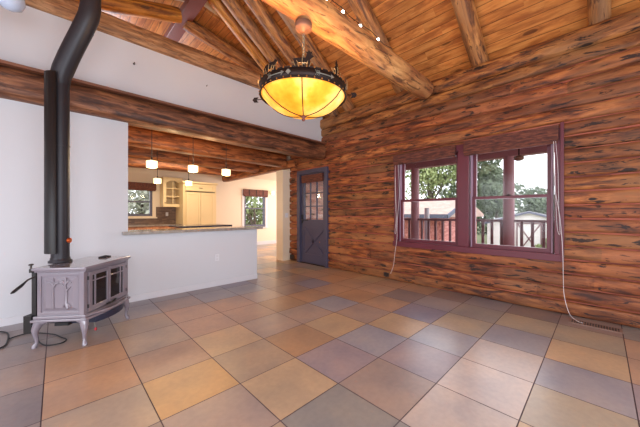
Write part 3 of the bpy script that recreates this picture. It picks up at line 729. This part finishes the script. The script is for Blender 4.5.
# diamonds and arrows on the band
def onband(a,r=RR+.010): return Vector((r*math.cos(a),r*math.sin(a),(z0+z1)/2))
for k,deg in enumerate((-165,-147,-105,-60,-15,30,75,120)):
    a=math.radians(deg);c=onband(a);tdir=Vector((-math.sin(a),math.cos(a),0));nn=Vector((math.cos(a),math.sin(a),0))
    if k%2==1:
        m=MB().prism([c-tdir*.022,c-Vector((0,0,.022)),c+tdir*.022,c+Vector((0,0,.022))],nn*.003);m.build('diamond_ornament',M['silver'],CH)
    else:
        m=MB();c2=onband(a+.16);c0=onband(a-.16)
        m.tube([onband(a+t*.04) for t in range(-4,5)],.004,n=6)
        m.prism([c2+tdir*.03,c2+Vector((0,0,.018)),c2-Vector((0,0,.018))],nn*.003)
        for s in range(3):
            q=onband(a-.16+.035*s);m.bar(q,q-tdir*.015+Vector((0,0,.02)),.004);m.bar(q,q-tdir*.015-Vector((0,0,.02)),.004)
        m.build('arrow_ornament',M['silver'],CH)
# long horizontal iron arrows through the ring
adir=Vector((.7059,-.7083,0)).normalized()
ad=(adir*1.0+Vector((.07,.07,0))*-1.2).normalized()
for s in (-1,1):
    m=MB();p0=ad*s*(RR-.01)+Vector((0,0,.20));p1=ad*s*(RR+.075)+Vector((0,0,.195));m.tube([p0,p1],.004,n=6)
    sd=Vector((-ad.y,ad.x,0))
    m.prism([p1-ad*s*.03+Vector((0,0,-.024)),p1+ad*s*.012+Vector((0,0,-.024)),p1+ad*s*.03,p1+ad*s*.012+Vector((0,0,.024)),p1-ad*s*.03+Vector((0,0,.024)),p1-ad*s*.012],sd*.004)
    m.build('iron_arrow',M['iron'],CH)
# animal silhouettes on the rim (cut iron plates with thickness) : bears and pine trees
bear=[(-.06,0),(-.052,.022),(-.058,.042),(-.045,.058),(-.02,.062),(.01,.066),(.032,.060),(.046,.066),(.05,.074),(.056,.066),(.072,.058),(.074,.048),(.058,.042),(.052,.03),(.05,0),(.036,0),(.03,.022),(-.02,.022),(-.03,0)]
tree=[(-.006,0),(-.006,.02),(-.03,.02),(-.012,.045),(-.024,.045),(-.008,.07),(-.016,.07),(0,.105),(.016,.07),(.008,.07),(.024,.045),(.012,.045),(.03,.02),(.006,.02),(.006,0)]
moose=[(-.055,0),(-.05,.03),(-.056,.052),(-.02,.06),(.02,.062),(.03,.085),(.018,.10),(.034,.096),(.04,.11),(.05,.096),(.064,.104),(.056,.082),(.074,.066),(.06,.06),(.048,.05),(.046,0),(.036,0),(.034,.028),(-.03,.028),(-.042,0)]
for deg,shape,nm in ((-174,bear,'bear_silhouette'),(-131,moose,'moose_silhouette'),(-85,tree,'tree_silhouette'),(-50,bear,'bear_silhouette'),(0,tree,'tree_silhouette'),(50,moose,'moose_silhouette'),(95,bear,'bear_silhouette'),(140,tree,'tree_silhouette')):
    a=math.radians(deg);tdir=Vector((-math.sin(a),math.cos(a),0));nn=Vector((math.cos(a),math.sin(a),0));c=Vector((RR*math.cos(a),RR*math.sin(a),z1-.005))
    sil=MB().prism([c-nn*.002+tdir*px*1.3+Vector((0,0,pz*1.25)) for px,pz in shape],nn*.004).build(nm,M['iron'],CH)
    w=MB()
    for q in (-.055,-.03,.0,.03,.055):
        w.tube([c+tdir*q+nn*.012,c+tdir*(q*1.25)+nn*.016+Vector((0,0,.03)),c+tdir*(q*1.5)+nn*.01+Vector((0,0,.05+.02*math.cos(q*60)))],.0022,n=5)
    w.build('antler_wire',M['amberwire'],sil)

# string lights lying on the tie beam
sl=thing('string_lights','string of small white bulbs lying along the top of the thick tie beam','string lights',(1.0,2.01,3.468))
pp=[(.0,0,.018)]+[(k*.17,.02*math.sin(k*1.7),.012+.008*math.sin(k)) for k in range(1,14)]
MB().tube(pp,.004,n=6).build('wire',M['bcable'],sl)
for x_,yv,zv in ((1.98,0,0),(2.24,0,0),(2.55,0,0),(2.91,0,0),(1.7,0,0),(1.4,0,0)):
    h=Vector((x_-1.0,.02,.012))
    MB().ball(h,.018,n=10).build('bulb',M['bulb'],sl)

# frosted glass globe at upper left
gl=thing('hanging_lamp','frosted pale blue glass lamp shade at the upper left corner near the white wall','lamp',(-.31,4.0,3.30))
MB().lathe([(0,-.105),(.04,-.10),(.08,-.075),(.10,-.025),(.097,.035),(.075,.08),(.05,.10)],n=28).build('lamp_shade',M['globe'],gl)
MB().tube([(0,0,.10),(0,0,1.2)],.01,n=8).lathe([(.05,.10),(.055,.14),(.02,.16)],n=16).build('hanging_rod',M['iron'],gl)

# ------------------------------------------------------------------ kitchen
def pendant(loc,label,cube=.115,drop=.6):
    t=thing('pendant_light',label,'pendant light',loc,math.radians(20),'cube pendant lights in the kitchen')
    MB().box((-cube/2,-cube/2,0),(cube/2,cube/2,cube*.98)).build('lamp_shade',M['lampglass'],t,bevel=.006)
    MB().tube([(0,0,cube*.95),(0,0,cube+.05)],.014,n=10).build('socket',M['iron'],t)
    MB().tube([(0,0,cube+.04),(0,0,2.80-loc[2])],.005,n=8).build('cord',M['black'],t)
    MB().lathe([(0,2.78-loc[2]),(.055,2.78-loc[2]),(.055,2.80-loc[2]),(0,2.80-loc[2])],n=16).build('canopy',M['iron'],t)
    return t
pendant((1.085,5.12,1.985),'glowing cube pendant lamp over the bar, left of the three near ones')
pendant((1.71,5.12,1.985),'glowing cube pendant lamp over the bar, middle of the three near ones')
pendant((2.31,5.12,1.985),'glowing cube pendant lamp over the bar, right of the three near ones')
pendant((1.635,7.2,1.94),'smaller looking cube pendant lamp in front of the kitchen window, far left one')
pendant((2.30,7.2,1.94),'smaller looking cube pendant lamp in front of the tall cream cabinet')
# base cabinets
bc=thing('base_cabinet','honey wood base cabinets along the back kitchen wall','cabinet',(1.55,9.3,0))
MB().box((-.75,-.24,0),(1.12,.34,.1)).box((-.75,-.28,.1),(1.12,.34,.88)).build('body',M['honey'],bc,bevel=.004)
for k in range(4):
    xx=-.73+k*.465;dd=MB().box((xx,-.30,.14),(xx+.44,-.28,.66)).build('door',M['honey'],bc,bevel=.004)
    MB().tube([(xx+.40,-.315,.52),(xx+.40,-.315,.60)],.006,n=6).build('handle',M['iron'],dd)
    dd=MB().box((xx,-.30,.69),(xx+.44,-.28,.86)).build('drawer',M['honey'],bc,bevel=.004)
    MB().tube([(xx+.17,-.315,.78),(xx+.27,-.315,.78)],.006,n=6).build('handle',M['iron'],dd)
tag(MB().box((.78,8.98,.88),(2.69,9.64,.925)).build('worktop',M['stone'],bevel=.004),'pale stone worktop on the back base cabinets under the kitchen window','worktop')
ck=thing('cooktop_stove','dark kitchen range at the left end of the back counter','stove',(1.30,8.6,0))
# backsplash
M['splash']=None
def splash():
    m,nt,b=newmat('brown_mosaic_tile');L=nt.links.new
    tc=nd(nt,'ShaderNodeTexCoord');mp=nd(nt,'ShaderNodeMapping');mp.inputs['Rotation'].default_value=(PI/2,0,0);L(tc.outputs['Object'],mp.inputs[0])
    br=nd(nt,'ShaderNodeTexBrick');br.inputs['Scale'].default_value=5;br.inputs['Brick Width'].default_value=.7;br.inputs['Row Height'].default_value=.18;br.inputs['Mortar Size'].default_value=.012
    br.inputs['Color1'].default_value=lin(96,72,58);br.inputs['Color2'].default_value=lin(132,104,84);br.inputs['Mortar'].default_value=lin(60,48,42)
    L(mp.outputs[0],br.inputs['Vector']);L(br.outputs[0],b.inputs['Base Color']);b.inputs['Roughness'].default_value=.3;return m
M['splash']=splash()
struct(MB().box((.40,BY-.012,.925),(2.71,BY,1.14)).box((2.15,BY-.012,1.1),(2.71,BY,1.45)).build('trim_3',M['splash']))
outlet((2.45,BY-.013,1.23),'Y','small white outlet on the brown mosaic backsplash under the glass-front cabinet')
# cooktop range parts
MB().box((-.38,-.3,.0),(.0,.3,.90)).build('body',M['black'],ck,bevel=.004);MB().box((-.38,-.3,.90),(.0,.3,.925)).build('cooktop',M['dstone'],ck,bevel=.003)
MB().tube([(-.34,-.32,.78),(-.04,-.32,.78)],.01,n=8).build('oven_handle',M['steel'],ck)
ck.location=(1.16,8.62,0)
# upper glass cabinet
uc=thing('wall_cabinet','cream wall cabinet with an arched glass door beside the kitchen window','cabinet',(2.52,9.48,1.45))
c=MB().box((-.26,-.18,0),(-.24,.17,.86)).box((.24,-.18,0),(.26,.17,.86)).box((-.26,-.18,0),(.26,.17,.03)).box((-.26,-.18,.83),(.26,.17,.86)).box((-.26,.15,0),(.26,.17,.86)).box((-.24,-.14,.28),(.24,.15,.295)).box((-.24,-.14,.55),(.24,.15,.565));c.build('body',M['cab'],uc)
fr=MB().box((-.26,-.20,0),(-.18,-.18,.86)).box((.18,-.20,0),(.26,-.18,.86)).box((-.18,-.20,0),(.18,-.18,.09)).box((-.18,-.20,.80),(.18,-.18,.86)).box((-.01,-.195,.09),(.01,-.183,.8)).box((-.18,-.195,.31),(.18,-.183,.33)).box((-.18,-.195,.55),(.18,-.183,.57))
arc=[(-.18,-.20,.80)]+[(-.18+.36*k/8,-.20,.80-.07*(1-math.sin(PI*k/8))) for k in range(9)]+[(.18,-.20,.80)]
fr.prism(arc,(0,.02,0))
dd=fr.build('door',M['cab'],uc,bevel=.002)
MB().box((-.18,-.19,.09),(.18,-.187,.8)).build('glass_pane',M['glass'],dd);MB().ball((-.215,-.212,.12),.014).build('knob',M['iron'],dd)
MB().box((-.28,-.215,.86),(.28,.17,.90)).build('crown_moulding',M['cab'],uc,bevel=.006)
# tall unit with panelled doors
fu=thing('pantry_cabinet','tall cream built-in cabinet with two panelled doors and an upper cupboard','cabinet',(3.20,9.27,0))
MB().box((-.50,-.33,0),(.50,.37,2.18)).build('body',M['cab'],fu,bevel=.004)
for s in (-1,1):
    m=MB();xa,xb=(-.42,-.005) if s<0 else (.005,.42)
    m.box((xa,-.36,.08),(xb,-.335,1.90)).box((xa,-.37,.08),(xa+.06,-.355,1.90)).box((xb-.06,-.37,.08),(xb,-.355,1.90)).box((xa,-.37,1.83),(xb,-.355,1.90)).box((xa,-.37,.08),(xb,-.355,.16));m.build('door',M['cab'],fu,bevel=.003)
MB().box((-.44,-.37,1.918),(.44,-.33,1.932)).build('dark_rail',M['iron'],fu)
dd=MB().box((-.43,-.36,1.95),(.43,-.335,2.15)).box((-.43,-.37,1.95),(-.37,-.355,2.15)).box((.37,-.37,1.95),(.43,-.355,2.15)).box((-.43,-.37,2.10),(.43,-.355,2.15)).box((-.43,-.37,1.95),(.43,-.355,1.99)).build('upper_door',M['cab'],fu,bevel=.003)
MB().tube([(-.05,-.385,2.045),(.05,-.385,2.045)],.008,n=8).tube([(-.05,-.37,2.045),(-.05,-.385,2.045)],.007,n=6).tube([(.05,-.37,2.045),(.05,-.385,2.045)],.007,n=6).build('handle',M['iron'],dd)
MB().box((-.53,-.40,2.18),(.53,.37,2.23)).build('crown_moulding',M['cab'],fu,bevel=.008)
# island
isl=thing('kitchen_island','dark topped kitchen island behind the bar','island',(2.55,7.05,0))
MB().box((-.5,-.35,0),(.5,.35,.92)).build('body',M['honey'],isl,bevel=.004);MB().box((-.62,-.42,.92),(.60,.42,.965)).build('island_top',M['dstone'],isl,bevel=.004)
# kitchen + dining windows
def bwindow(name,h,mat,casing,rail):
    x0,x1,z0_,z1_=h;w=sempty(name,((x0+x1)/2,BY,z0_))
    def P(mb,n,m,bev=.003):
        o=mb.build(n,m,None,bevel=bev);o.parent=w;o.matrix_parent_inverse=Matrix.Translation(-w.location);return o
    if casing:
        c=MB();cw=.09
        c.box((x0-cw,BY-.02,z0_-.05),(x0,BY+.02,z1_+cw)).box((x1,BY-.02,z0_-.05),(x1+cw,BY+.02,z1_+cw)).box((x0-cw,BY-.02,z1_),(x1+cw,BY+.02,z1_+cw)).box((x0-cw-.03,BY-.05,z0_-.07),(x1+cw+.03,BY+.02,z0_-.03));P(c,'casing',M[casing])
    s=MB();t_=.065
    s.box((x0,BY,z0_-.03),(x0+t_,BY+.09,z1_)).box((x1-t_,BY,z0_-.03),(x1,BY+.09,z1_)).box((x0,BY,z0_-.03),(x1,BY+.09,z0_+t_)).box((x0,BY,z1_-t_),(x1,BY+.09,z1_)).box((x0,BY+.01,rail-.022),(x1,BY+.06,rail+.022));P(s,'sash',M[mat])
    P(MB().box((x0+.03,BY+.045,z0_+.03),(x1-.03,BY+.05,z1_-.03)),'pane',M['glass'],0)
bwindow('window_3',KW,'darksash','cream',1.60);bwindow('window_4',DW,'darksash','trimw',1.45)
b=thing('window_blind','raised brown woven blind over the kitchen window above the sink counter','blind',(1.55,BY-.04,1.96))
MB().box((-.60,-.03,0),(.60,.02,.20)).build('valance',M['blind'],b,bevel=.004);MB().tube([(-.58,-.02,0),(.58,-.02,0)],.035,n=10).build('rolled_shade',M['blind'],b)
b=thing('window_blind','raised brown woven blind over the dining room window','blind',(5.54,BY-.04,1.93))
MB().box((-.53,-.03,0),(.53,.02,.25)).build('valance',M['blind'],b,bevel=.004);MB().tube([(-.51,-.02,0),(.51,-.02,0)],.03,n=10).build('rolled_shade',M['blind'],b)
for k in (-.3,0,.3): MB().box((k-.02,-.034,-.02),(k+.02,-.028,.25)).build('tape',M['iron'],b)
sc_=thing('wall_sconce','small glowing wall sconce right of the dining room window','wall light',(6.28,BY,2.08))
MB().box((-.04,-.02,-.05),(.04,0,.05)).build('back_plate',M['iron'],sc_);MB().lathe([(.03,-.08),(.06,-.05),(.075,.0),(.085,.06)],c=(0,-.09,0),n=20).build('lamp_shade',M['lampglass'],sc_)
MB().tube([(0,-.02,-.03),(0,-.09,-.06)],.008,n=6).build('arm',M['iron'],sc_)

# ------------------------------------------------------------------ outside
M['grass']=plain('dry_grass',lin(120,124,88),.9,var=.2,bscale=8)
M['deck']=plain('porch_boards',lin(140,100,88),.7,var=.1,bscale=20)
M['post']=plain('red_porch_post',lin(172,122,128),.6,var=.1,bscale=10)
M['rail']=plain('porch_rail_paint',lin(128,92,96),.6)
M['leaf']=plain('tree_foliage',lin(112,124,100),.8,var=.3,bscale=6)
M['leaf2']=plain('pale_tree_foliage',lin(150,164,112),.8,var=.3,bscale=6)
M['leaf3']=plain('silvery_foliage',lin(176,176,160),.8,var=.3,bscale=6)
M['bark']=plain('grey_bark',lin(96,84,74),.9,bump=.5)
M['shed']=plain('white_shed_siding',lin(236,234,232),.7)
M['shedroof']=plain('pale_shed_roof',lin(206,206,212),.7)
M['redhouse']=wood('red_house_siding',lin(226,156,150),lin(212,136,130),lin(176,100,96),axis=0,rough=.7,streak=.2,knot=0)
M['shingle']=plain('pink_grey_shingles',lin(196,164,152),.8,var=.15,bscale=30)
M['fascia']=plain('blue_grey_fascia',lin(104,108,128),.6)
struct(MB().box((4.7,-40,-.9),(70,60,-.7)).box((-40,9.8,-.9),(4.7,60,-.7)).build('ground',M['grass']))
struct(MB().box((4.66,-3,-.2),(7.15,6.0,-.06)).build('porch_floor',M['deck']))
struct(MB().box((4.66,-1.2,2.72),(7.3,6.0,2.80)).build('porch_ceiling',M['deck']))
tag(MB().box((6.9,-3,2.48),(7.1,5.98,2.70)).build('porch_beam',M['post'],bevel=.01),'painted porch beam across the top of the view through the windows','beam')
for yy,lab in ((3.65,'reddish porch post seen through the left window'),(1.44,'reddish porch post seen through the right window'),(-.8,'reddish porch post right of the window view')):
    if yy<0: continue
    t=thing('porch_post',lab,'post',(7.0,yy,-.06))
    MB().tube([(0,0,0),(0,0,.6),(0,0,1.8),(0,0,2.56)],[.115,.11,.108,.105],n=16).build('shaft',M['post'],t)
    MB().box((-.14,-.14,0),(.14,.14,.10)).build('base',M['post'],t,bevel=.01)
rt=thing('porch_railing','painted porch railing with upright balusters outside the windows','railing',(7.0,1.5,-.06))
MB().box((-.045,-3.2,1.12),(.045,4.4,1.175)).build('top_rail',M['rail'],rt,bevel=.008)
MB().box((-.03,-3.2,.12),(.03,4.4,.17)).build('bottom_rail',M['rail'],rt,bevel=.005)
y=-3.1
while y<4.35:
    if abs(y+1.5-3.65)>.12 and abs(y+1.5-1.44)>.12: MB().box((-.02,y-.026,.16),(.02,y+.026,1.13)).build('baluster',M['rail'],rt)
    y+=.187
# grey downspout like post beside left porch post
ds=thing('porch_prop','slender grey upright behind the railing in the left window','post',(7.3,3.45,-.7));MB().tube([(0,0,0),(0,0,1.6),(0,0,2.1)],[.07,.07,.066],n=12).build('shaft',M['shedroof'],ds)
pg=thing('porch_light','small pale globe light under the porch ceiling','lamp',(6.5,1.165,2.35))
MB().ball((0,0,0),.07,n=16,sc=(1.3,1.3,.8)).build('globe',M['canopy'],pg);MB().tube([(0,0,.05),(0,0,.375)],.012,n=8).build('stem',M['iron'],pg)

def tree(loc,h,r,cz,n,label,mat='leaf',sc=(1,1,1),leaf=.10,seed=1,grp=None,name='leafy_tree',blobs=9):
    R=random.Random(seed);t=thing(name,label,'tree',loc)
    br=MB();br.tube([(0,0,0),(.05,.02,cz*.5),(0,.05,cz+r*.3)],[.13,.10,.04],n=8)
    cs_=[]
    for k in range(blobs):
        a=R.uniform(0,2*PI);q=R.uniform(.1,.75)*r;cs_.append((Vector((q*math.cos(a)*sc[0],q*math.sin(a)*sc[1],cz+R.uniform(-.7,.8)*r*sc[2])),r*R.uniform(.32,.52)))
        br.tube([(0,.03,cz*.55),cs_[-1][0]*.6+Vector((0,0,cz*.25)),cs_[-1][0]],[.05,.035,.012],n=6)
    br.build('trunk',M['bark'],t)
    mb=MB()
    for _ in range(n):
        c,rr=R.choice(cs_);d=Vector((R.gauss(0,1),R.gauss(0,1),R.gauss(0,1))).normalized()*rr*R.uniform(.35,1.0)**.5;p=c+d
        u=Vector((R.gauss(0,1),R.gauss(0,1),R.gauss(0,1))).normalized();v=u.orthogonal().normalized();w=u.cross(v);s=leaf*R.uniform(.6,1.3)
        mb.cur=1.0
        mb.add([p-v*s,p+w*s*.5,p+v*s,p-w*s*.5],[(0,1,2,3)])
    mb.build('foliage',M[mat],t,fix=False);return t
tree((18.2,8.3,-.7),5,3.2,4.6,6000,'loose leafy tree filling the left window view, behind the red-walled house',seed=4,leaf=.13,mat='leaf2',blobs=12)
tree((21.5,6.9,-.7),5,2.2,4.6,3500,'dark green tree filling the left edge of the right window view',seed=6,leaf=.15)
tree((20.5,4.9,-.7),5,1.5,3.4,3500,'narrow dark green tree just left of the porch post in the right window',seed=11,leaf=.14)
tree((27.0,3.6,-.7),3,2.3,2.0,4200,'low rounded tree behind the white shed',seed=15,leaf=.16,sc=(1,1.2,.7),blobs=14)
tree((24.5,.4,-.7),3,1.4,1.0,2200,'small bush right of the white shed',seed=18,leaf=.15,sc=(1,1.2,.7))
tree((30.0,8.0,-.7),3,3.0,2.6,4200,'distant dark tree low behind the railing in the right window',seed=25,leaf=.2,sc=(1.2,1.6,.7),blobs=14)
tree((16.0,1.6,-.7),1,.55,.55,900,'green shrub in front of the white shed by the railing',seed=28,leaf=.07,mat='leaf2',blobs=5)
tree((3.5,19.0,-.7),4,3.2,2.6,3600,'pale tree outside the kitchen window',seed=31,leaf=.16,mat='leaf3',blobs=12)
tree((8.2,14.4,-.7),4,1.7,1.9,2600,'pale green tree outside the dining room window',seed=36,leaf=.12,mat='leaf2')
# white gabled shed
def house(name,label,loc,rz,w,d,he,hr,wm,rm,fm_,kids):
    t=thing(name,label,'building',loc,rz)
    MB().prism([(-w/2,-d/2,0),(w/2,-d/2,0),(w/2,-d/2,he),(0,-d/2,hr),(-w/2,-d/2,he)],(0,d,0)).build('wall',wm,t)
    sl=math.atan2(hr-he,w/2)
    for s in (-1,1):
        m=MB();ex=.12
        m.prism([(0,-d/2-ex,hr+.02),(s*(w/2+.12),-d/2-ex,he-.12*(hr-he)/(w/2)+.02),(s*(w/2+.12),-d/2-ex,he-.12*(hr-he)/(w/2)+.09),(0,-d/2-ex,hr+.09)],(0,d+2*ex,0));m.build('roof',rm,t)
        fa=MB().bar((0,-d/2-ex-.01,hr+.03),(s*(w/2+.12),-d/2-ex-.01,he-.06),.03,.09);fa.build('fascia',fm_,t)
    for nm,mb,mt in kids: mb.build(nm,mt,t)
    return t
kd=[('door',MB().box((-.45,-1.54,0),(.45,-1.50,1.45)),M['shed'])]
for a,b_ in (((-.45,0),(.45,1.45)),((-.45,1.45),(.45,0))): kd.append(('door_brace',MB().bar((a[0],-1.555,a[1]),(b_[0],-1.555,b_[1]),.03,.05),M['rail']))
kd.append(('door_trim',MB().bar((-.47,-1.55,0),(-.47,-1.55,1.5),.05).bar((.47,-1.55,0),(.47,-1.55,1.5),.05).bar((-.47,-1.55,1.47),(.47,-1.55,1.47),.05),M['rail']))
house('garden_shed','white gabled garden shed with cross-braced doors beyond the railing',(17.6,2.75,-.7),math.radians(-80),3.5,3.0,1.5,1.98,M['shed'],M['shedroof'],M['fascia'],kd)
# red house with shingled roof in the left window
rh=thing('red_house','low red-walled house with pinkish shingled roof seen through the left window','building',(11.6,5.6,-.7))
MB().box((-.5,-1.1,0),(3.5,3.2,1.95)).build('wall',M['redhouse'],rh)
MB().prism([(-.9,-1.35,1.80),(-.9,-1.35,1.90),(1.4,-1.35,2.62),(3.8,-1.35,1.9),(3.8,-1.35,1.8)],(0,4.9,0)).build('roof',M['shingle'],rh)
MB().box((-.96,-1.37,1.76),(-.90,3.55,1.92)).build('fascia',M['fascia'],rh)
MB().bar((-.95,-1.39,1.83),(1.4,-1.39,2.58),.05,.16).build('gable_fascia',M['fascia'],rh)
MB().box((-.53,.8,.9),(-.50,1.6,1.5)).build('window',M['glassdark'],rh)

# ------------------------------------------------------------------ light
def area(name,loc,rot,sx,sy,e,col):
    l=bpy.data.lights.new(name,'AREA');l.shape='RECTANGLE';l.size=sx;l.size_y=sy;l.energy=e;l.color=col
    o=bpy.data.objects.new(name,l);C.objects.link(o);o.location=loc;o.rotation_euler=rot;return o
def point(name,loc,e,col,r=.05):
    l=bpy.data.lights.new(name,'POINT');l.energy=e;l.color=col;l.shadow_soft_size=r
    o=bpy.data.objects.new(name,l);C.objects.link(o);o.location=loc;return o
def spot(name,loc,e,col,r=.1):
    l=bpy.data.lights.new(name,'SPOT');l.energy=e;l.color=col;l.shadow_soft_size=r;l.spot_size=math.radians(150);l.spot_blend=1
    o=bpy.data.objects.new(name,l);C.objects.link(o);o.location=loc;return o
area('rear_window_daylight',(.0,-2.3,1.5),(math.radians(58),0,0),3.4,2.2,150,(.80,.87,1))
area('side_window_daylight',(-2.7,.9,1.5),(math.radians(58),0,math.radians(-90)),4.6,2.1,92,(.80,.87,1))
area('window_daylight',(4.75,1.52,1.5),(math.radians(90),0,math.radians(90)),2.0,1.4,30,(.9,.94,1))
for k in range(3):
    a=2*PI*k/3; point('chandelier_bulb',(CX+.17*math.cos(a),CY+.17*math.sin(a),2.187+.18),15,(1,.72,.38),.035)
for x_,y_,z_,e in ((1.085,5.12,1.93,9),(1.71,5.12,1.93,9),(2.31,5.12,1.93,9),(1.635,7.2,1.88,9),(2.30,7.2,1.88,9)):
    point('pendant_bulb',(x_,y_,z_),e,(1,.74,.42),.05)
for x_,y_,z_ in ((1.4,5.12,2.25),(2.0,5.12,2.25)): point('pendant_uplight',(x_,y_,z_),6,(1,.66,.34),.05)
area('kitchen_fill',(2.3,8.1,2.72),(0,0,0),1.6,.6,38,(1,.82,.58))  # fill added under the ceiling to brighten the kitchen, no fixture
area('dining_window_daylight',(7.9,7.85,1.5),(math.radians(90),0,math.radians(90)),2.0,1.3,110,(1,.98,.95))
area('dining_fill',(5.9,8.0,2.58),(0,0,0),1.2,1.2,24,(1,.86,.66))  # unseen warm fill added over the dining area
area('loft_window_daylight',(.6,8.6,3.6),(math.radians(115),0,math.radians(180)),2.5,.9,150,(.86,.9,1))
# added warm fill aimed up at the roof, no lamp there
area('warm_up_fill',(.6,.2,2.9),(math.radians(180),0,0),2.2,2.2,44,(1,.80,.55))

w=bpy.data.worlds.new('overcast_sky');bpy.context.scene.world=w;w.use_nodes=True
bg=w.node_tree.nodes['Background'];bg.inputs[0].default_value=(.93,.96,1,1);bg.inputs[1].default_value=2.9

# ------------------------------------------------------------------ camera
cam=bpy.data.cameras.new('camera');co=bpy.data.objects.new('camera',cam);C.objects.link(co)
cam.sensor_fit='HORIZONTAL';cam.sensor_width=36;cam.lens=272.66/640*36
cam.shift_x=(320-329.83)/640;cam.shift_y=-(213.5-213.45)/640
co.location=(0,0,1.25);co.rotation_euler=(math.radians(90),0,math.radians(44.9-90));cam.clip_start=.05
bpy.context.scene.camera=co
vs_=bpy.context.scene.view_settings
vs_.view_transform='Standard';vs_.look='None';vs_.gamma=1;vs_.exposure=0.0;vs_.use_curve_mapping=False
